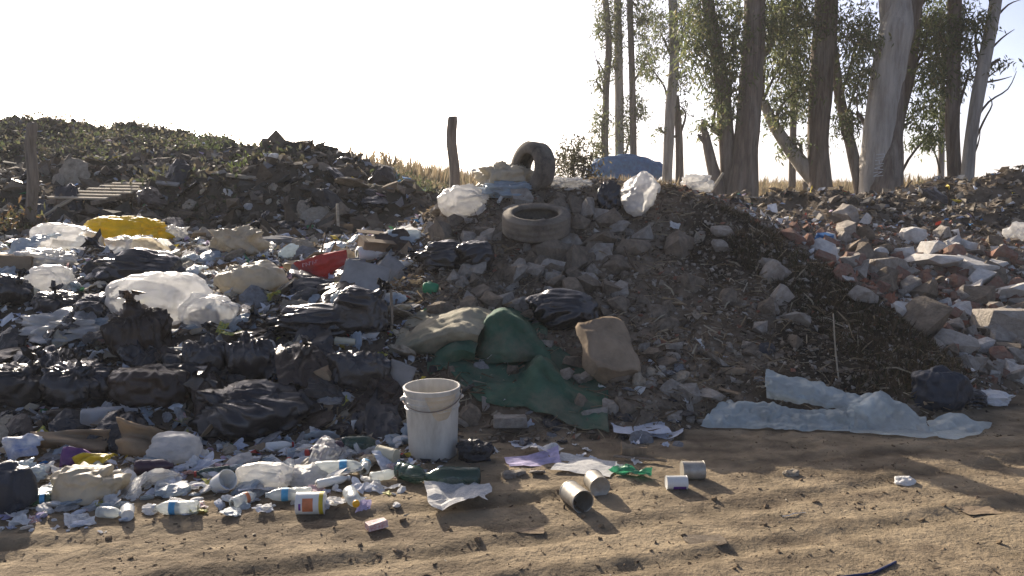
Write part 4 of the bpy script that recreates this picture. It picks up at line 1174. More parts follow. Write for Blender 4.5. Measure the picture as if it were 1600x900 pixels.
bag(375, 402, 74, 50, 'cream_bag', 'pale crumpled bag wrapped round a grey ball', 4108, (.1, .1, 1), pleat=.18, crease=.16, neck=False)
bag(388, 466, 100, 62, 'cream_bag', 'beige cloth sack with a pulled up corner', 4109, (-.5, -.1, .9), pleat=.14, peak=.5, neck=False, lump=.25)
bag(268, 728, 92, 50, 'white_bag', 'puffed translucent white bag on the litter', 4110, (-.9, -.1, .1), pleat=.06, peak=.4, neck=False)
bag(415, 768, 104, 44, 'white_bag', 'white film roll lying open towards the bottles', 4111, (.95, -.2, 0), pleat=.1, neck=False, depth=.42)
bag(138, 790, 116, 66, 'cream_bag', 'cream bag with stretched handles on the road edge', 4112, (.5, .2, .9), pleat=.14, peak=.3, crease=.1, neck=False)
bag(728, 346, 88, 56, 'white_bag', 'smooth white sack on top of the stony mound', 4113, (.9, 0, .3), pleat=.2, lump=.2, crease=.07, boxy=.95, neck=False)
bag(787, 302, 76, 50, 'cream_bag', 'crumpled cream bag in front of the upright tyre', 4114, (-.2, -.1, 1), pleat=.2, crease=.16, neck=False)
bag(800, 312, 90, 28, 'bluish_film', 'pale grey blue film spread under the cream bag', 4115, (.8, 0, .1), pleat=.15, crease=.16, neck=False)
bag(890, 300, 66, 24, 'white_bag', 'low white bag between the tyre and the blue sack', 4116, (.3, 0, 1), pleat=.18, crease=.18, neck=False)
bag(202, 388, 126, 50, 'yellow_sack', 'bright yellow sack on the crest of the bagged heap', 4118, (.9, 0, .3), pleat=.14, crease=.1, neck=False, cat='sack', name='sack', sub=5)
bag(978, 284, 124, 40, 'blue_sack', 'blue woven sack lying on the crest of the mound', 4119, (.95, .1, -.5), pleat=.05, crease=.05, neck=False, cat='sack', name='sack', depth=.5)
bag(165, 500, 60, 30, 'bluish_film', 'pale film tucked under the huge clear sack', 4120, (-.5, 0, .5), pleat=.15, crease=.15, neck=False)
bag(545, 490, 50, 40, 'bluish_film', 'pale blue bag under the red canister', 4121, (.1, .2, 1), pleat=.2, crease=.12, neck=False)
bag(1090, 300, 40, 26, 'white_bag', 'small white bag at the foot of the twin stemmed tree', 4122, None, crease=.18)
bag(672, 462, 24, 24, 'wrap_green', 'bright green plastic ball of film on the slope', 4123, (0, .2, 1), pleat=.16, neck=False, cat='film', name='film_ball', sub=3)
bag(100, 668, 0.1 + 60, 30, 'brown_bag', 'flat brown bag below the big black ones', 4124, None, crease=.1)
bag(30, 760, 64, 40, 'bluish_film', 'torn blue packet film beside the dull grey bag', 4125, (.2, 0, 1), pleat=.2, crease=.2, neck=False, cat='film', name='film')
bag(960, 600, 60, 30, 'stone', 'dusty lump of mortar at the corner of the green canvas', 4126, None, crease=.05, cat='rubble', name='mortar_lump')
bag(655, 690, 50, 40, 'bluish_film', 'crumpled pale blue film beside the bucket', 4127, (-.2, 0, 1), pleat=.2, crease=.2, neck=False, cat='film', name='film')
# big slab like brown sack on the slope
p = P(950, 545, 5.45)
V, F = box(.33, .46, .13, .0)
bm = bmesh.new(); bmesh.ops.create_cube(bm, size=1); bmesh.ops.subdivide_edges(bm, edges=bm.edges[:], cuts=11, use_grid_fill=True)
Q = np.array([v.co[:] for v in bm.verts]); bm.verts.index_update(); F = [[v.index for v in f.verts] for f in bm.faces]; bm.free()
rr = 1 - .10 * np.maximum(0, np.abs(Q[:, 0]) * 2 * np.abs(Q[:, 1]) * 2 - .35)
Q = Q * np.array([.36, .44, .14]) * np.stack([rr, rr, 1 - .5 * (np.abs(Q[:, 0]) * 2) ** 5 * .6 - .3 * (np.clip(Q[:, 1] * 2, 0, 1)) ** 4], -1)
Q = Q + .012 * fbm(Q * 7, 3, 5)[:, None] * np.array([0, 0, 1]) + .085 * creases(Q, 5, 6, 4)[:, None] * np.array([.3, .3, 1])
sk = link('sack', np_mesh('sack', Q, F, 'burlap', True), None, p, (math.radians(44), math.radians(6), math.radians(22)))
tag(sk, 'large brown flattened sack leaning on the earth slope', 'sack')

# ------------------------------------------------------------------ draped sheets
def lin(C, T):
    i = np.clip(np.floor(T).astype(int), 0, len(C) - 2); t = (T - i).reshape((-1,) + (1,) * (C.ndim - 1))
    return C[i] * (1 - t) + C[i + 1] * t
def patch(ctrl, nu=40, nv=26, crease=.01, seed=0, freq=5, lump=0.0, lumpf=9, sharp=0.0, clip=.02):
    """ctrl[row][col] = (px, py, D); smooth surface through them, then folds"""
    Cc = np.array([[P(*c) for c in row] for row in ctrl])
    T = np.linspace(0, Cc.shape[0] - 1, nv); S = np.linspace(0, Cc.shape[1] - 1, nu)
    A = catmull(Cc, T)                                  # nv x cols x 3
    A = catmull(A.transpose(1, 0, 2), S).transpose(1, 0, 2)
    if sharp:
        A = A * (1 - sharp) + sharp * lin(lin(Cc, T).transpose(1, 0, 2), S).transpose(1, 0, 2)
    du = np.gradient(A, axis=1); dv = np.gradient(A, axis=0)
    n = np.cross(du, dv); n /= np.linalg.norm(n, axis=2)[..., None] + 1e-9
    fl = A.reshape(-1, 3)
    wq = fl + .06 * np.stack([vnoise(fl * 5, seed + 20 + k) for k in range(3)], -1)
    d = crease * (2.2 * creases(fl, seed, 6, freq, .5) + 1.3 * creases(fl, seed + 4, 5, freq * 2.3, .5) + .8 * (ridged(wq * freq * 1.5, seed + 7) - .3) + .5 * (ridged(wq * freq * 3.5, seed + 8) - .3)) + (lump * vnoise(fl * lumpf, seed + 2) if lump else 0)
    V = fl + n.reshape(-1, 3) * np.asarray(d).reshape(-1, 1)
    g = H(V[:, 0], V[:, 1]) + clip + .5 * clip * vnoise(V * 14, seed)
    V[:, 2] = np.maximum(V[:, 2], g)
    return V, grid_faces(nu, nv)

def sheet_thing(name, patches, label, cat, base, part='fold'):
    root = empty(name, base)
    b_ = np.array(base)
    for k, (pt, material, th) in enumerate(patches):
        V, F = pt
        o = link(part, np_mesh(part, V - b_, F, material, True), root)
        if th:
            md = o.modifiers.new('thickness', 'SOLIDIFY'); md.thickness = th; md.offset = 0
    return tag(root, label, cat)

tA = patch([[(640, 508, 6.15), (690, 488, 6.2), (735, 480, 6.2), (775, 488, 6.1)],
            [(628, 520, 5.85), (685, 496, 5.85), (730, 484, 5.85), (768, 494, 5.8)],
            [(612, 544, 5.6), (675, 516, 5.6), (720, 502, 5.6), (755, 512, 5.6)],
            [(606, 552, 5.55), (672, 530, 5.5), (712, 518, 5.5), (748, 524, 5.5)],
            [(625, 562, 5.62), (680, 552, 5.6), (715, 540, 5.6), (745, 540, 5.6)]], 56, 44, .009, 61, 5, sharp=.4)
tB = patch([[(742, 520, 6.0), (765, 496, 6.15), (790, 482, 6.2), (822, 500, 6.15), (855, 538, 5.95)],
            [(738, 530, 5.75), (760, 498, 5.66), (786, 484, 5.66), (820, 508, 5.66), (858, 545, 5.7)],
            [(742, 545, 5.62), (765, 522, 5.6), (788, 508, 5.6), (820, 528, 5.6), (860, 552, 5.6)],
            [(745, 556, 5.55), (770, 552, 5.5), (795, 548, 5.48), (828, 552, 5.5), (862, 562, 5.5)],
            [(750, 566, 5.55), (775, 568, 5.5), (800, 566, 5.48), (830, 566, 5.5), (862, 570, 5.5)]], 56, 46, .009, 62, 5, sharp=.4)
tC = patch([[(668, 580, 5.6), (682, 545, 5.75), (712, 530, 5.8), (748, 536, 5.75)],
            [(668, 590, 5.4), (684, 550, 5.5), (712, 534, 5.5), (745, 540, 5.5)],
            [(672, 600, 5.35), (690, 562, 5.42), (715, 546, 5.42), (742, 552, 5.42)],
            [(690, 606, 5.35), (705, 578, 5.45), (722, 562, 5.48), (742, 562, 5.48)]], 44, 34, .008, 63, 5, sharp=.4)
tD = patch([[(690, 566, 5.75), (735, 590, 5.7), (778, 590, 5.65), (812, 578, 5.7), (845, 554, 5.8), (888, 590, 5.65), (948, 640, 5.25)],
            [(686, 574, 5.45), (732, 602, 5.35), (777, 598, 5.32), (806, 596, 5.34), (845, 560, 5.26), (888, 602, 5.16), (950, 648, 5.0)],
            [(690, 588, 5.38), (740, 613, 5.2), (783, 614, 5.12), (815, 606, 5.12), (850, 590, 5.18), (895, 628, 5.05), (950, 658, 4.9)],
            [(694, 598, 5.36), (742, 620, 5.12), (788, 628, 5.04), (822, 628, 5.0), (856, 624, 5.02), (900, 652, 4.92), (951, 668, 4.84)],
            [(700, 606, 5.36), (746, 626, 5.1), (794, 637, 5.02), (828, 643, 4.97), (864, 650, 4.93), (905, 674, 4.84), (952, 678, 4.80)]], 96, 54, .010, 64, 5, sharp=.5)
base = hit1(800, 640)
sheet_thing('canvas_tarp', [(tA, 'canvas_sunlit', .006), (tB, 'green_canvas', .006), (tC, 'green_canvas', .006), (tD, 'green_canvas', .006)],
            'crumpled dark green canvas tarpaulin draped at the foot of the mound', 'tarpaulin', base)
sA = patch([[(1135, 628, 5.2), (1190, 630, 5.15), (1250, 640, 5.12), (1330, 640, 5.1)], [(1112, 642, 5.08), (1190, 638, 5.06), (1250, 648, 5.02), (1335, 644, 5.0)],
            [(1098, 660, 4.98), (1195, 656, 4.99), (1260, 662, 4.95), (1335, 664, 4.93)], [(1094, 669, 4.95), (1200, 672, 4.91), (1262, 677, 4.88), (1330, 680, 4.86)]], 90, 44, .012, 65, 6, .005, 55, .4, .012)
sA2 = patch([[(1197, 577, 5.36), (1260, 593, 5.33), (1320, 609, 5.26), (1372, 622, 5.2)], [(1196, 588, 5.24), (1252, 604, 5.21), (1312, 622, 5.15), (1368, 632, 5.1)],
             [(1197, 604, 5.2), (1225, 618, 5.18), (1300, 632, 5.12), (1360, 642, 5.05)], [(1198, 622, 5.22), (1230, 624, 5.2), (1302, 638, 5.12), (1360, 650, 5.02)]], 70, 40, .013, 67, 6, .004, 50, .4, .012)
sB = patch([[(1324, 642, 5.08), (1352, 622, 5.12), (1376, 607, 5.12), (1410, 632, 5.05), (1446, 652, 4.98)], [(1326, 654, 5.0), (1356, 640, 5.0), (1380, 636, 5.0), (1412, 656, 4.95), (1450, 664, 4.92)],
            [(1326, 668, 4.94), (1356, 674, 4.9), (1392, 680, 4.87), (1425, 678, 4.87), (1462, 670, 4.88)], [(1328, 682, 4.86), (1365, 690, 4.81), (1402, 700, 4.77), (1435, 706, 4.74), (1475, 706, 4.74)]], 80, 50, .015, 66, 5, .002, 20, .5, .012)
sB2 = patch([[(1448, 654, 4.98), (1482, 645, 5.03), (1515, 654, 4.98), (1549, 664, 4.93)], [(1452, 666, 4.9), (1486, 660, 4.93), (1518, 664, 4.91), (1547, 668, 4.9)],
             [(1458, 688, 4.83), (1490, 684, 4.84), (1515, 682, 4.85), (1536, 678, 4.88)], [(1465, 706, 4.74), (1492, 710, 4.72), (1512, 702, 4.75), (1530, 692, 4.8)]], 56, 44, .015, 68, 5, .002, 20, .5, .012)
base = hit1(1320, 680)
sheet_thing('plastic_sheet', [(sA, 'bubble_film', 0), (sA2, 'bubble_film', 0), (sB, 'bubble_film', 0), (sB2, 'bubble_film', 0)], 'long pale blue bubble wrap sheet crumpled along the road edge', 'sheet', base)

hb = [[(1000, 270, 7.9), (1006, 267, 7.88), (1012, 270, 7.88), (1017, 275, 7.92)], [(977, 284, 7.86), (997, 281, 7.7), (1018, 283, 7.7), (1031, 290, 7.86)],
      [(968, 304, 7.86), (990, 303, 7.62), (1013, 303, 7.6), (1027, 304, 7.8)], [(966, 324, 7.82), (986, 327, 7.55), (1006, 327, 7.53), (1021, 318, 7.76)], [(968, 334, 7.86), (985, 337, 7.6), (1002, 338, 7.58), (1014, 330, 7.78)]]
hb2 = [[(a, b_ + 2, 2 * row[0][2] - D_ + .04) for a, b_, D_ in row] for row in hb]
sheet_thing('carrier_bag', [(patch(hb, 50, 50, .010, 71, 6), 'white_bag', 0), (patch(hb2, 30, 30, .008, 72, 6), 'white_bag', 0)], 'white carrier bag hanging from the blue sack', 'bag', hit1(995, 338), 'side')
# ------------------------------------------------------------------ tyres
def tyre_mesh(R=.30, W=.19, rim=.175, seg=72, seed=0):
    """axis Z; rounded carcass with raised tread blocks"""
    hw = W / 2
    prof = [(rim + .012, -hw * .55), (rim, -hw * .78), (rim + .012, -hw * .95), (rim + .045, -hw * 1.02), (R - .06, -hw * 1.0), (R - .022, -hw * .92), (R - .006, -hw * .78)]
    tread = np.linspace(-hw * .72, hw * .72, 13)
    prof += [(R, z) for z in tread]
    prof += [(r_, -z) for r_, z in prof[6::-1]]
    inner = [(rim + .02, hw * .5), (R - .05, hw * .62), (R - .02, 0), (R - .05, -hw * .62), (rim + .02, -hw * .5)]
    pr = np.array(prof + inner)
    a = np.linspace(0, 2 * np.pi, seg, endpoint=False)
    rr = np.repeat(pr[:, :1], seg, 1); zz = np.repeat(pr[:, 1:], seg, 1)
    for i in range(len(prof)):
        r_, z = prof[i]
        if r_ > R - .001:
            k = i - 7
            if k % 4 == 3: rr[i] -= .007
            else: rr[i] -= .006 * (((np.arange(seg) + (k // 4) * 2 + (k % 4)) % 6) < 1)
    A = np.repeat(a[None], len(pr), 0)
    V = np.stack([rr * np.cos(A), rr * np.sin(A), zz], -1).reshape(-1, 3)
    F = grid_faces(seg, len(pr), True)
    n = len(pr)
    last = np.stack([np.arange(seg) + (n - 1) * seg, (np.arange(seg) + 1) % seg + (n - 1) * seg, (np.arange(seg) + 1) % seg, np.arange(seg)], -1)
    V = V * (1 + .012 * fbm(V * 5, 2, seed)[:, None])
    return V, np.concatenate([F, last])
V, F = tyre_mesh(.30, .20, .195, seed=3)
p = P(838, 348, 7.3)
tag(link('tyre', np_mesh('tyre', V, F, 'tyre', True), None, p, (math.radians(15), math.radians(-6), .3)), 'dusty worn tyre lying flat on the stony slope', 'tyre')
V, F = tyre_mesh(.262, .20, .14, seed=4)
p = P(832, 264, 8.15)
ax = Vector((-.80, -.58, .10)).normalized()
tag(link('tyre', np_mesh('tyre', V, F, 'tyre', True), None, p, Vector((0, 0, 1)).rotation_difference(ax)), 'muddy tyre standing upright on the crest of the mound', 'tyre')

# ------------------------------------------------------------------ bucket
p = hit1(677, 714)
b0 = flat(677, 708, float(p[2]))
Db = b0[1]; s = Db / FPX
Rb, Rt, Hb = 38.5 * s, 43.5 * s, 114 * s
root = empty('bucket', (b0[0], b0[1], float(H(b0[0], b0[1])) - .004), (math.radians(1.2), math.radians(-1.0), .4))
def rad_at(t): return Rb + (Rt - Rb) * t
prof = [(0, Rb * .9), (0, Rb * .97), (.012, Rb)]
for t in np.linspace(.05, .66, 8): prof.append((t * Hb, rad_at(t)))
for t0 in (.70, .79, .875):
    prof += [(t0 * Hb, rad_at(t0)), ((t0 + .004) * Hb, rad_at(t0) + .007), ((t0 + .020) * Hb, rad_at(t0) + .007), ((t0 + .026) * Hb, rad_at(t0) + .001)]
prof += [(.94 * Hb, rad_at(.94)), (.945 * Hb, rad_at(.94) + .008), (.99 * Hb, Rt + .008), (Hb, Rt + .004), (Hb, Rt - .003), (.9 * Hb, rad_at(.9) - .004), (.05 * Hb, Rb - .004)]
V, F = lathe(prof, 56, 'Z', (True, True))
link('wall', np_mesh('wall', V, F, 'bucket', False), root)
for pl in bpy.data.objects[-1:] if False else []: pass
# dried stain that ran over the rim
a = np.linspace(-.62, .62, 26)
st = []
nr = 14
for j in range(nr):
    t = np.linspace(0, 1, 26)
    low = .585 + .33 * np.abs(np.linspace(-1, 1, 26)) ** 2.2 + .012 * np.sin(np.linspace(0, 15, 26))
    z = low + (.935 - low) * j / (nr - 1)
    rr_ = rad_at(z) + .0022 + .0068 * (((z > .70) & (z < .726)) | ((z > .79) & (z < .816)) | ((z > .875) & (z < .901)))
    ang = a - math.pi / 2 + .62
    st.append(np.stack([rr_ * np.cos(ang - .55), rr_ * np.sin(ang - .55), z * Hb], -1))
V = np.concatenate(st)
link('dried_stain', np_mesh('dried_stain', V, grid_faces(26, nr), 'bucket_dirt', True), root)
# bail wire lying against the side, and its two lugs
lug = []
for sgn in (-1, 1):
    ang = math.radians(-14) + (math.pi if sgn < 0 else 0)
    V, F = lathe([(-.004, .016), (.012, .016), (.016, .010), (.024, .008)], 12, 'X')
    R_ = np.array([[math.cos(ang), -math.sin(ang), 0], [math.sin(ang), math.cos(ang), 0], [0, 0, 1]])
    V = V + np.array([rad_at(.82) + .004, 0, .83 * Hb])
    link('lug', np_mesh('lug', V @ R_.T, F, 'bucket', True), root)
pts = []
for t in np.linspace(0, 1, 15):
    ang = math.radians(-14) - math.pi * t
    z = .83 * Hb - .24 * Hb * math.sin(math.pi * t) ** 1.2 * .55 + .09 * Hb * (1 - t)
    rr_ = rad_at(.86) + .016
    pts.append((rr_ * math.cos(ang), rr_ * math.sin(ang), z))
V, F = tube(pts, [.0032] * 15, 6, 2)
link('handle', np_mesh('handle', V, F, 'wire', True), root)
tag(root, 'dirty white plastic bucket with wire handle standing on the road edge', 'bucket')

# ------------------------------------------------------------------ bottles, cans, cups
def lying(px, py, heading, r_, slope=0.0):
    """origin of something round lying on the ground"""
    p = hit1(px, py)
    return (p[0], p[1] + r_ * .6, p[2] + r_ * .92), (0, slope, math.radians(heading))
def bottle(px, py, Lpx, dpx, heading, material, label, cap='plastic_white', lab=None, crush=.08, seed=0, slope=0.0, group=None, stand=False, wide=False):
    D = hit1(px, py)[1]; m = D / FPX
    L, r_ = Lpx * m, dpx * m / 2
    nk = .42 if not wide else .7
    prof = [(0, r_ * .55), (.01 * L, r_ * .88), (.035 * L, r_ * .98), (.18 * L, r_), (.2 * L, r_ * .95), (.23 * L, r_), (.40 * L, r_), (.43 * L, r_ * .93), (.46 * L, r_), (.62 * L, r_), (.70 * L, r_ * .94), (.80 * L, r_ * .74), (.88 * L, r_ * nk), (.95 * L, r_ * nk * .95)]
    V, F = lathe(prof, 20, 'X')
    V[:, 0] -= L / 2
    dent = lambda V: V * np.stack([np.ones(len(V)), 1 - crush * (1 + creases(V / r_, seed, 4, .5)), 1 - crush * (1 + creases(V / r_, seed + 3, 4, .55))], -1)
    loc, rot = lying(px, py, heading, r_ * .95, slope)
    root = link('bottle', np_mesh('bottle', dent(V), F, material, True), None, loc, rot)
    if cap:
        V, F = lathe([(.93 * L, r_ * nk * 1.12), (.94 * L, r_ * nk * 1.2), (.985 * L, r_ * nk * 1.2), (L, r_ * nk * 1.1)], 16, 'X'); V[:, 0] -= L / 2
        link('cap', np_mesh('cap', V, F, cap, True), root)
    if lab:
        V, F = lathe([(.47 * L, r_ * 1.015), (.61 * L, r_ * 1.015)], 20, 'X', (False, False)); V[:, 0] -= L / 2
        link('label_band', np_mesh('label_band', dent(V), F, lab, True), root)
    return tag(root, label, 'bottle', group)
bottle(532, 744, 86, 26, 8, 'pet_clear', 'crushed clear bottle with blue label touching the cream cup', 'plastic_white', 'label_blue', .1, 1)
bottle(448, 786, 78, 24, 186, 'pet_clear', 'clear bottle with light blue label behind the labelled tin', None, 'label_blue', .1, 2)
bottle(272, 806, 74, 24, 182, 'pet_clear', 'clear bottle with pale teal label alone at the litter edge', 'plastic_white', 'label_blue', .06, 3)
bottle(550, 790, 60, 24, 292, 'pet_clear', 'ribbed clear bottle with orange yellow cap', 'cap_yellow', None, .05, 4)
bottle(644, 757, 66, 30, 320, 'pet_green', 'dark green bottle lying aslant beside the newspaper', None, None, .05, 5)
bottle(705, 764, 94, 36, 176, 'pet_green', 'big dark green bottle lying on the newspaper in front of the bucket', None, None, .03, 6)
bottle(505, 716, 62, 26, 215, 'pet_dark', 'dark brown bottle beside the pink wrapper', 'wrap_red', None, .05, 7)
bottle(560, 706, 58, 26, 12, 'pet_green', 'short green bottle behind the cream cup', None, None, .05, 8)
bottle(585, 408, 60, 24, 34, 'plastic_white', 'white plastic bottle lying between the boards on the heap', 'plastic_white', None, .04, 9)
bottle(612, 428, 70, 20, 28, 'plastic_white', 'white tube sticking up beside the brown carton', 'plastic_white', None, .02, 10, slope=-.2)
bottle(170, 668, 88, 34, 18, 'clear_bag', 'translucent empty jerrycan lying below the maroon bag', None, None, .1, 11, wide=True)
bottle(240, 742, 62, 26, 10, 'pet_dark', 'dark bottle lying behind the cream bag', None, None, .06, 12)
bottle(170, 812, 44, 20, 350, 'pet_clear', 'short clear bottle beside the white pot', 'plastic_white', None, .08, 13)

def can(px, py, Lpx, dpx, heading, material, label, name='tin_can', cat='can', bands=(), inside='tin_inside', open_end=0, taper=1.0, slope=0.0, ribs=True):
    D = hit1(px, py)[1]; m = D / FPX
    L, r_ = Lpx * m, dpx * m / 2
    rad = lambda t: r_ * (1 + (taper - 1) * t)
    prof = [(0, r_ * 1.03), (.02 * L, r_ * 1.035), (.03 * L, r_)]
    for k, t in enumerate(np.linspace(.08, .92, 13)): prof.append((t * L, rad(t) * (1 - .02 * (k % 2) * ribs * (.25 < t < .75))))
    prof += [(.97 * L, rad(1)), (.98 * L, rad(1) * 1.035), (L, rad(1) * 1.03)]
    if open_end:
        prof += [(L * .995, rad(1) * .95), (L * .1, r_ * .95), (L * .05, r_ * .93)]
        V, F = lathe(prof, 28, 'X', (True, True))
    else:
        prof += [(L * .99, rad(1) * .95), (L * .985, rad(1) * .7), (L * .978, rad(1) * .68), (L * .978, rad(1) * .3)]
        V, F = lathe(prof, 28, 'X', (True, True))
    V[:, 0] -= L / 2
    loc, rot = lying(px, py, heading, r_ * max(1, taper), slope)
    root = link(name, np_mesh(name, V, F, material, True), None, loc, rot)
    md = root.modifiers.new('edges', 'EDGE_SPLIT'); md.split_angle = math.radians(40)
    for (t0, t1, mt, a0, a1) in bands:
        a = np.linspace(a0, a1, 16)
        V = np.concatenate([np.stack([np.full(16, (t - .5) * L), rad(t) * 1.012 * np.cos(a), rad(t) * 1.012 * np.sin(a)], -1) for t in np.linspace(t0, t1, 6)])
        link('label_print', np_mesh('label_print', V, grid_faces(16, 6), mt, True), root)
    return tag(root, label, cat)
PI = math.pi
can(901, 797, 50, 37, 292, 'tin', 'open empty tin can with its mouth towards the road', open_end=1)
can(933, 773, 38, 33, 282, 'tin', 'closed end of a tin can standing behind the open one')
can(1084, 751, 36, 30, 2, 'tin', 'shiny tin can with blue grey side at the edge of the shade')
can(1058, 766, 34, 22, 182, 'plastic_white', 'small white pot with teal and purple print beside the shiny tin', 'pot', 'pot', [(.25, .55, 'label_teal', PI * .9, PI * 1.6), (.08, .22, 'label_purple', PI * .7, PI * 1.7), (.08, .7, 'label_purple', PI * 1.62, PI * 1.9)], ribs=False)
can(484, 806, 46, 36, 4, 'plastic_white', 'white labelled tin with orange print lying in the litter', bands=[(.25, .62, 'label_orange', PI * .75, PI * 1.15), (.82, .97, 'wrap_yellow', PI * .4, PI * 1.6), (.12, .2, 'label_purple', PI * .9, PI * 1.1)], ribs=False)
can(604, 728, 34, 24, 158, 'plastic_cream', 'cream ribbed cup lying towards the bottles', 'cup', 'cup', taper=1.25, open_end=1)
can(197, 814, 28, 22, 295, 'plastic_white', 'little white pot with round lid at the litter edge', 'pot', 'pot', taper=.85, ribs=False)
can(345, 772, 30, 28, 330, 'plastic_white', 'small white cup standing askew among the papers', 'cup', 'cup', taper=1.2, open_end=1, slope=-.5)
can(1578, 745, 1, 1, 0, 'tin', 'x') if False else None
can(462, 534, 16, 18, 300, 'plastic_cream', 'cream jar lid on top of the black bags', 'jar', 'jar')
can(540, 542, 34, 15, 350, 'plastic_cream', 'pale yellow flask lying on the torn black bag', 'flask', 'bottle', taper=.7)
can(275, 566, 30, 20, 200, 'plastic_cream', 'cream coloured cup above the maroon bag', 'cup', 'cup', taper=1.2)
can(505, 610, 36, 34, 80, 'cardboard', 'brown carton drum in the shade of the black bags', 'carton', 'carton', ribs=False)

# ------------------------------------------------------------------ red canister piece, boards, cartons, papers
def slab(name, px, py, wpx, hpx, material, label, cat, rot, th=.012, bend=.0, seed=0, D=None, dz=0.0, outline=None, n=14):
    """upright or lying thin piece, centred on a pixel"""
    Dd = hit1(px, py + hpx / 2)[1] if D is None else D
    m = Dd / FPX
    c = P(px, py, Dd)
    u = np.linspace(-.5, .5, n)
    X, Y = np.meshgrid(u, u)
    Q = np.stack([X.ravel(), Y.ravel(), bend * np.cos(X.ravel() * 3 + Y.ravel() * 2) + 1.3 * bend * creases(np.stack([X.ravel(), Y.ravel(), X.ravel() * 0], -1), seed, 4, 2)], -1)
    if outline: Q[:, :2] = np.array([outline(a, b) for a, b in Q[:, :2]])
    Q[:, :2] += .045 * np.stack([creases(Q * np.array([1, 1, 0]) + k, seed + k, 4, 1.6) for k in (0, 5)], -1)
    Q = Q * np.array([wpx * m, hpx * m, wpx * m])
    o = link(name, np_mesh(name, Q, grid_faces(n, n), material, True), None, c + [0, 0, dz], rot)
    md = o.modifiers.new('thickness', 'SOLIDIFY'); md.thickness = th
    return tag(o, label, cat)
rc = slab('canister', 508, 418, 78, 40, 'wrap_red', 'flattened red plastic canister standing out of the heap', 'canister', (math.radians(80), math.radians(-14), .15), .03, .12, 1,
          outline=lambda a, b: (a, b * (1.0 if a < .05 else .62) + (.0 if a < .05 else .19)))
bars = []
for k in range(5):
    bars.append(tube([(-.17 + .028 * k, .045, .06), (-.165 + .028 * k, .075, .06), (-.15 + .028 * k, .07 - .02 * (k % 2), .06)], [.003] * 3, 5, 1))
V, F = merge(bars)
link('faded_print', np_mesh('faded_print', V, F, 'paper_pink', False), rc)
slab('board', 568, 440, 76, 62, 'board_grey', 'grey board leaning in the heap below the red canister', 'board', (math.radians(62), math.radians(8), -.2), .03, .02, 2)
slab('board', 598, 428, 34, 66, 'cloth_grey', 'narrow dark grey board leaning on the broad one', 'board', (math.radians(55), math.radians(35), -.3), .02, .05, 3)
slab('board', 622, 590, 46, 50, 'board_grey', 'pale grey board standing behind the bucket', 'board', (math.radians(70), math.radians(18), -.3), .012, .02, 4)
slab('film', 632, 372, 52, 26, 'bluish_film', 'pale blue plastic sheet on the heap edge beside the mound', 'film', (math.radians(65), 0, .2), .004, .1, 5)
p = hit1(582, 410); m = p[1] / FPX
V, F = box(46 * m, 36 * m, 34 * m, .004, .004, 3)
bx_ = tag(link('carton', np_mesh('carton', V, F, 'cardboard', False), None, (p[0], p[1] + .08, p[2] + 16 * m), (.25, .12, .5)), 'brown cardboard carton with open flaps on the heap', 'carton')
for sgn in (-1, 1):
    V, F = box(46 * m, 18 * m, .006); V = V + np.array([0, sgn * 24 * m, 19 * m + 3 * m])
    link('flap', np_mesh('flap', V, F, 'cardboard', False), bx_)
p = hit1(14, 432); m = p[1] / FPX
V, F = box(56 * m, 40 * m, 34 * m, .005, .004, 4)
tag(link('crate', np_mesh('crate', V, F, 'cardboard', False), None, (p[0], p[1] + .1, p[2] + 14 * m), (.0, .08, .25)), 'brown cardboard crate at the outer edge of the heap', 'crate')
slab('carton', 110, 690, 120, 34, 'cardboard', 'long flat brown carton side under the big black bags', 'carton', (math.radians(72), 0, .05), .01, .10, 6)
slab('carton', 215, 690, 66, 50, 'cardboard', 'crumpled brown paper sack in the shade', 'sack', (math.radians(60), math.radians(10), -.1), .006, .3, 7)
slab('wrapper', 118, 716, 44, 30, 'wrap_purple', 'purple snack wrapper in front of the carton', 'wrapper', (math.radians(50), .2, .2), .003, .2, 8)
slab('wrapper', 148, 722, 60, 26, 'wrap_yellow', 'yellow packet in the litter below the carton', 'wrapper', (math.radians(45), -.25, .1), .004, .2, 9)
slab('wrapper', 36, 700, 56, 40, 'print_blue', 'blue and white torn packet at the foot of the black bags', 'wrapper', (math.radians(50), -.2, .1), .003, .25, 10)
def litter(name, proto, material, px, py, w_, label, cat, rz=0.0, zs=1.0, ys_=1.0, rx=0.0, lift=.05):
    p = hit1(px, py); s = w_ * p[1] / FPX
    return tag(link(name, proto, None, (p[0], p[1], p[2] + lift * s), (rx, 0, rz), (s, s * ys_, s * zs), material), label, cat)
litter('newspaper', SHEETS[2], 'newsprint', 716, 782, 92, 'open newspaper sheet under the big green bottle', 'newspaper', .2, .45, 1.2)
litter('newspaper', FLATS[1], 'newsprint', 915, 732, 96, 'folded newspaper lying behind the tin cans', 'newspaper', -.3, 1, 1.2)
litter('magazine', FLATS[2], 'paper_lilac', 832, 722, 84, 'lilac magazine lying open on the soil', 'magazine', .1, 1.4, .8)
litter('paper', SHEETS[4], 'paper_white', 850, 708, 56, 'pale creased paper leaning on the magazine', 'paper', .5, .8)
litter('paper', FLATS[3], 'paper_blue', 816, 696, 32, 'small bluish paper in front of the green canvas', 'paper', .2)
litter('paper', FLATS[4], 'paper_blue', 1000, 668, 90, 'flattened pale blue papers at the corner of the green canvas', 'paper', .1, 1.2, 1.5)
litter('paper', FLATS[0], 'paper_blue', 1035, 678, 60, 'pale blue paper strip beside the flattened papers', 'paper', -.4, 1.4)
litter('matchbox', BRICKS[0], 'print_red', 588, 828, 34, 'small white and red packet alone on the soil', 'packet', .6, .7, 1, lift=.25)
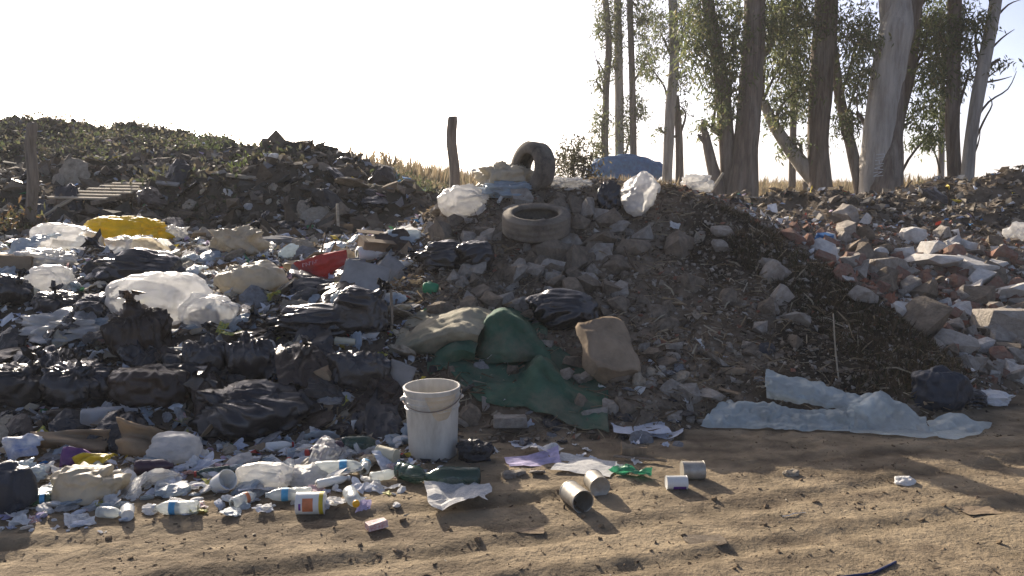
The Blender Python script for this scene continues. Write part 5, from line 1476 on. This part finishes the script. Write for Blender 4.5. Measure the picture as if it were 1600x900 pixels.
litter('film', SHEETS[6], 'wrap_green', 990, 744, 66, 'glossy green plastic bag piece beside the plank', 'film', -.5, .8, .7)
litter('paper', WADS[3], 'paper_white', 1412, 756, 38, 'crumpled white paper on the sunlit road', 'paper', .3, .7)
litter('paper', WADS[4], 'cloth_beige', 1236, 742, 28, 'crumpled beige paper at the shade edge on the road', 'paper', .3, .8)
litter('plank', BOARDS[0], 'wood_old', 1000, 722, 84, 'thin plank lying behind the green bag piece', 'plank', -.28, .8, .18, lift=.06)
litter('plank', BOARDS[1], 'cardboard', 990, 710, 40, 'little box end standing in the shade', 'box', .1, 8, .5, lift=.2)
litter('plank', BOARDS[0], 'cardboard', 1130, 620, 64, 'narrow lath sticking out of the bubble wrap', 'lath', -.95, 1, .25, .2, lift=.15)
litter('tile', SLABS[0], 'cardboard', 1143, 586, 44, 'brown flat tile piece above the bubble wrap', 'tile', .1, 1.2, lift=.15)
litter('stick', STICKS[0], 'cardboard', 628, 868, 44, 'short broken wood stick on the road', 'stick', -.7, 2.4, 2.4)
litter('stick', STICKS[1], 'paper_white', 1241, 806, 46, 'thin pale stick on the road', 'stick', .35, 1, 1)
cb = np.array([flat(a, b, .012) for a, b in [(1290, 902), (1330, 896), (1362, 892), (1385, 884), (1400, 876)]]) ; cb[:, 2] = H(cb[:, 0], cb[:, 1]) + .006
V, F = tube(cb, [.005] * 5, 7, 4)
tag(link('cable', np_mesh('cable', V - cb[0], F, 'cable_blue', True), None, cb[0]), 'dark blue cable end lying on the bare road', 'cable')
litter('cardboard', FLATS[5], 'cardboard', 1530, 800, 58, 'flat cardboard piece pressed into the road', 'cardboard', .1, .6, .8)
litter('cardboard', FLATS[0], 'stone', 1100, 846, 62, 'grey brown flat scrap pressed into the road', 'cardboard', .0, .6, .7)
litter('cardboard', FLATS[2], 'cardboard', 830, 832, 40, 'tiny flat brown scrap on the road before the bucket shadow', 'cardboard', .0, .5, .7)
litter('brick', BRICKS[1], 'stone_pale', 797, 666, 54, 'pale building block under the green canvas', 'block', .1, .9, .8, lift=.15)
litter('cloth', RAGS[2], 'paper_white', 1545, 628, 76, 'white cloth scraps beside the dark grey sack', 'cloth', .2, .9, .8)
litter('timber', BOARDS[2], 'wood_old', 1545, 550, 86, 'broken brown timber lying in the brick rubble', 'timber', -.55, 3, .25, .1, lift=.1)
litter('packet', BRICKS[2], 'wrap_blue', 1288, 382, 30, 'bright blue packet on the rubble bank', 'packet', .7, .8, 1, .3, lift=.35)
litter('film', WADS[5], 'cream_bag', 1325, 345, 30, 'small cream bag standing in the rubble before the trees', 'bag', .7, 1.8, 1, lift=.3)
litter('film', WADS[2], 'white_bag', 1590, 375, 46, 'pale dusty bag on the dark heap at the side', 'bag', .7, 1.3, 1, lift=.2)
litter('cloth', RAGS[1], 'cloth_grey', 430, 385, 80, 'grey flattened cloth on the heap behind the beige sack', 'cloth', .1, .8, .8)
litter('ball', WADS[0], 'board_grey', 380, 386, 36, 'grey round lump inside the pale crumpled bag', 'lump', .1, 1.6, 1.1, lift=.45)
for k, (x0, y0, x1, y1, w_, mt, lb) in enumerate([(497, 408, 509, 368, 3, 'twig', 'thin stick poking up behind the red canister'), (531, 376, 527, 318, 5, 'wood_slat', 'pale upright stake in the second bank'),
        (612, 524, 611, 452, 5, 'wood_old', 'upright stick beside the boxy black bag'), (1312, 598, 1302, 490, 2.5, 'wood_slat', 'thin pale root hanging down the turfy slope'),
        (1385, 325, 1425, 282, 3, 'twig', 'slanting stick at the foot of the lettered tree'), (1105, 305, 1130, 270, 5, 'wood_slat', 'pale plank leaning on the two stemmed dark tree'),
        (745, 292, 740, 264, 9, 'plastic_white', 'white plastic strip standing up behind the smooth sack'), (775, 318, 798, 290, 6, 'plastic_white', 'white strip slanting below the cream bag'), (640, 412, 662, 392, 5, 'wood_slat', 'short slat lying at the heap edge beside the mound'),
        (1000, 430, 975, 385, 4, 'twig', 'dark stick among the stones beside the flat tyre')]):
    h0 = hit1(x0, y0)
    D = h0[1] if not (1380 < x0 < 1390 or x0 == 1105 or x0 == 531) else {1385: 13, 1105: 18, 531: 9.5}[x0]
    a, b_ = P(x0, y0, D), P(x1, y1, D + .03)
    a[2] -= .03
    m = D / FPX * w_ / 2
    V, F = tube([a, (a + b_) / 2 + RNG.normal(size=3) * m * .5, b_], [m, m, m * .8], 7, 3)
    tag(link('stick', np_mesh('stick', V - a, F, mt, True), None, a), lb, 'stick')

# ------------------------------------------------------------------ loose litter, piece by piece
landmarks([(677, 712, 'the bucket'), (705, 760, 'the big green bottle'), (484, 800, 'the orange printed tin'), (532, 740, 'the crushed bottle'), (272, 800, 'the teal labelled bottle'), (415, 760, 'the white film roll'),
           (268, 720, 'the puffed white bag'), (138, 785, 'the cream handle bag'), (12, 800, 'the dull grey bag'), (345, 765, 'the tilted white cup'), (604, 720, 'the cream cup'), (550, 785, 'the yellow capped bottle'),
           (200, 385, 'the yellow sack'), (105, 390, 'the plump clear bag'), (250, 500, 'the huge clear sack'), (216, 560, 'the gathered brown bag'), (236, 640, 'the maroon bag'), (388, 680, 'the largest black bag'),
           (492, 525, 'the long black bag'), (568, 520, 'the boxy black bag'), (508, 430, 'the red canister'), (582, 405, 'the open carton'), (388, 460, 'the beige sack'), (375, 395, 'the grey ball'), (80, 460, 'the round white bag'),
           (170, 660, 'the jerrycan'), (118, 640, 'the big black bags'), (612, 500, 'the upright stick'), (640, 590, 'the pale standing board'), (110, 690, 'the long carton side'), (505, 605, 'the carton drum'),
           (170, 300, 'the slatted panel'), (46, 355, 'the bank post'), (708, 290, 'the free standing post'), (440, 250, 'the second bank crest'), (530, 360, 'the pale stake'), (405, 265, 'the green weed patch'), (120, 270, 'the overgrown bank'),
           (835, 640, 'the green canvas'), (950, 580, 'the flattened brown sack'), (1200, 660, 'the bubble wrap'), (901, 790, 'the open tin'), (1084, 750, 'the shiny tin'), (830, 720, 'the lilac magazine'), (990, 740, 'the green bag piece'),
           (838, 370, 'the flat tyre'), (1240, 500, 'the turfy ridge'), (1288, 382, 'the blue packet'), (1500, 420, 'the white concrete chunks'), (1545, 545, 'the broken timber'), (1590, 375, 'the pale dusty bag'), (1376, 322, 'the lettered tree'),
           (1500, 300, 'the twin trunks'), (1020, 300, 'the blue sack'), (1130, 330, 'the mound crest')])
FR = [(0, 755, 200, 832, .9), (60, 735, 420, 805, 1.0), (120, 690, 640, 770, 1.0), (400, 745, 640, 800, .5)]
SHADE = [(0, 560, 620, 700)]
TOP = [(0, 375, 620, 480, 1.0), (0, 470, 620, 570, .8)]
strew('crumpled_paper', WADS, ['paper_white', 'paper_white', 'paper_blue'], 150, FR, (8, 34), 5001, 'crumpled paper wad', 'paper', 'crumpled papers along the road edge', lift=.12, zsq=.8)
strew('paper_sheet', SHEETS, ['paper_white', 'paper_white', 'paper_blue'], 150, FR, (12, 52), 5002, 'creased paper sheet', 'paper', 'paper sheets along the road edge', lift=.02, zsq=.6, tilt=.25)
strew('wrapper', SHEETS, ['print_red', 'print_blue', 'print_green', 'paper_pink', 'paper_lilac', 'print_red'], 60, FR, (12, 36), 5003, 'wrapper', 'wrapper', 'coloured wrappers along the road edge', lift=.03, zsq=.6)
strew('film_scrap', RAGS, ['clear_bag', 'white_bag', 'bluish_film'], 60, FR, (20, 70), 5004, 'crumpled film on the road edge', 'film', 'film scraps along the road edge', lift=.08)
strew('dark_film', RAGS, ['black_bag', 'black_bag_dull', 'brown_bag'], 90, SHADE + TOP, (24, 80), 5005, 'torn bag film', 'film', 'dark film on the heap', lift=.1, tilt=.5)
strew('film_scrap', RAGS, ['bluish_film', 'clear_bag', 'white_bag', 'bluish_film'], 150, SHADE + TOP, (10, 46), 5006, 'torn plastic film', 'film', 'pale film on the heap', lift=.12, tilt=.5)
strew('cloth_rag', RAGS, ['cloth_beige', 'cream_bag', 'cloth_grey', 'cloth_beige'], 90, [(330, 380, 640, 500, 1.4), (0, 375, 330, 470, .7), (430, 480, 640, 560, .5)], (16, 60), 5007, 'dirty rag', 'cloth', 'rags on the heap', lift=.1, tilt=.5)
strew('cardboard_piece', BOARDS, ['cardboard', 'board_grey', 'cardboard'], 70, [(330, 375, 660, 500, 1.2), (0, 640, 620, 720, .5), (0, 375, 330, 470, .4)], (14, 56), 5008, 'cardboard piece', 'cardboard', 'cardboard pieces on the heap', lift=.1, tilt=.5)
strew('paper_scrap', SHEETS, ['paper_white', 'paper_blue', 'print_red', 'print_green', 'print_blue'], 130, SHADE + TOP, (8, 28), 5009, 'paper scrap on the heap', 'paper', 'paper scraps on the heap', lift=.3, tilt=.6)
strew('bag_lump', RAGS, ['black_bag_dull', 'black_bag', 'cloth_beige', 'brown_bag'], 50, [(0, 285, 660, 370, 1.0), (380, 235, 640, 300, .6), (1400, 290, 1600, 360, .25)], (20, 60), 5010, 'dusty lump of rubbish', 'rubbish', 'dark lumps on the banks', lift=.15, tilt=.5)
strew('white_scrap', WADS, ['white_bag', 'paper_white', 'cream_bag'], 60, [(0, 262, 260, 290, 3), (240, 240, 660, 330, .5), (0, 290, 660, 365, .3), (620, 268, 690, 290, 3), (1380, 310, 1600, 400, .5)], (6, 20), 5011, 'scrap on the banks', 'rubbish', 'white scraps on the banks', lift=.2)
strew('dark_rag', RAGS, ['cloth_grey', 'cloth_beige', 'black_bag_dull'], 40, [(700, 560, 1090, 700, 1), (960, 500, 1200, 640, .4)], (12, 40), 5012, 'dusty rag', 'cloth', 'rags on the mound foot', lift=.05)
strew('pale_scrap', SHEETS, ['paper_white', 'paper_blue', 'cloth_beige'], 46, [(760, 690, 1040, 740, 1.2), (700, 560, 1090, 690, .5), (1050, 330, 1250, 560, .25)], (7, 24), 5013, 'scrap on the mound', 'paper', 'pale scraps on the mound', lift=.05)
strew('twig', STICKS, ['twig', 'wood_slat', 'twig'], 60, [(1000, 330, 1330, 600, 1), (700, 660, 1050, 720, .6), (1330, 300, 1600, 420, .6)], (20, 70), 5014, 'thin bare twig', 'twig', 'twigs on the mound', lift=.03, tilt=.4)

strew('draped_film', DRAPES, ['black_bag', 'black_bag', 'black_bag_dull', 'brown_bag'], 20, [(0, 560, 610, 690, 1.2), (0, 470, 180, 570, .6), (270, 500, 640, 570, .6)], (50, 115), 5020, 'draped bag film', 'film', 'draped film over the black bags', lift=.06, tilt=.3)
strew('draped_film', DRAPES, ['clear_bag', 'white_bag', 'bluish_film'], 16, [(0, 380, 330, 540, 1.0), (60, 700, 620, 780, .4)], (40, 90), 5021, 'draped plastic film', 'film', 'draped pale film', lift=.05, tilt=.3)

strew('rag', RAGS, ['cloth_grey', 'cloth_beige', 'brown_bag', 'bluish_film', 'cream_bag'], 60, [(0, 640, 640, 745, 1)], (16, 56), 5022, 'crumpled rag at the heap foot', 'cloth', 'rags along the heap foot', lift=.1, tilt=.4)
r = np.random.default_rng(99)
for k, (a, b_) in enumerate([(302, 704), (452, 738), (110, 768), (62, 792), (600, 752), (380, 792), (520, 762), (330, 748), (150, 742), (570, 738), (436, 706), (20, 740)]):
    q_ = hit1(a, b_); nb = min(MARKS, key=lambda m_: np.linalg.norm(m_[0] - q_))[1]
    mt = ['pet_clear', 'pet_clear', 'plastic_white', 'pet_green'][k % 4]
    bottle(a, b_, 40 + 22 * r.random(), 17 + 6 * r.random(), r.uniform(-50, 230), mt, 'little crushed %s bottle %s near %s' % ({'pet_clear': 'clear', 'plastic_white': 'white', 'pet_green': 'green'}[mt], ['with white cap', 'with red cap', 'without cap'][k % 3] + (['', ' and blue band', '', '', '', ' and orange band'][k % 6] if k % 2 else ''), nb),
           ['plastic_white', 'wrap_red', None][k % 3], ['label_blue', None, 'label_orange'][k % 3] if k % 2 else None, .14, 40 + k)

strew('film_scrap', DRAPES, ['white_bag', 'clear_bag', 'cream_bag', 'bluish_film'], 46, [(0, 375, 640, 470, 1.2), (0, 500, 640, 560, .8), (60, 640, 620, 700, .4)], (18, 56), 5024, 'crumpled film flap', 'film', 'film flaps on the heap', lift=.12, tilt=.5)
# ------------------------------------------------------------------ thin backlit haze
V, F = box(1900, 1800, 18)
hz = link('haze', np_mesh('haze', V, F), None, (0, 660, 7.6))
hm = bpy.data.materials.new('haze'); hm.use_nodes = True
hn = hm.node_tree; hn.nodes.clear()
ho = hn.nodes.new('ShaderNodeOutputMaterial'); hv = hn.nodes.new('ShaderNodeVolumePrincipled')
hv.inputs['Color'].default_value = (.92, .92, .92, 1); hv.inputs['Density'].default_value = 0.0014; hv.inputs['Anisotropy'].default_value = 0.15
hn.links.new(hv.outputs[0], ho.inputs['Volume'])
hz.data.materials.append(hm)
stuff(hz, 'thin pale dusty haze over the whole dump', 'haze')
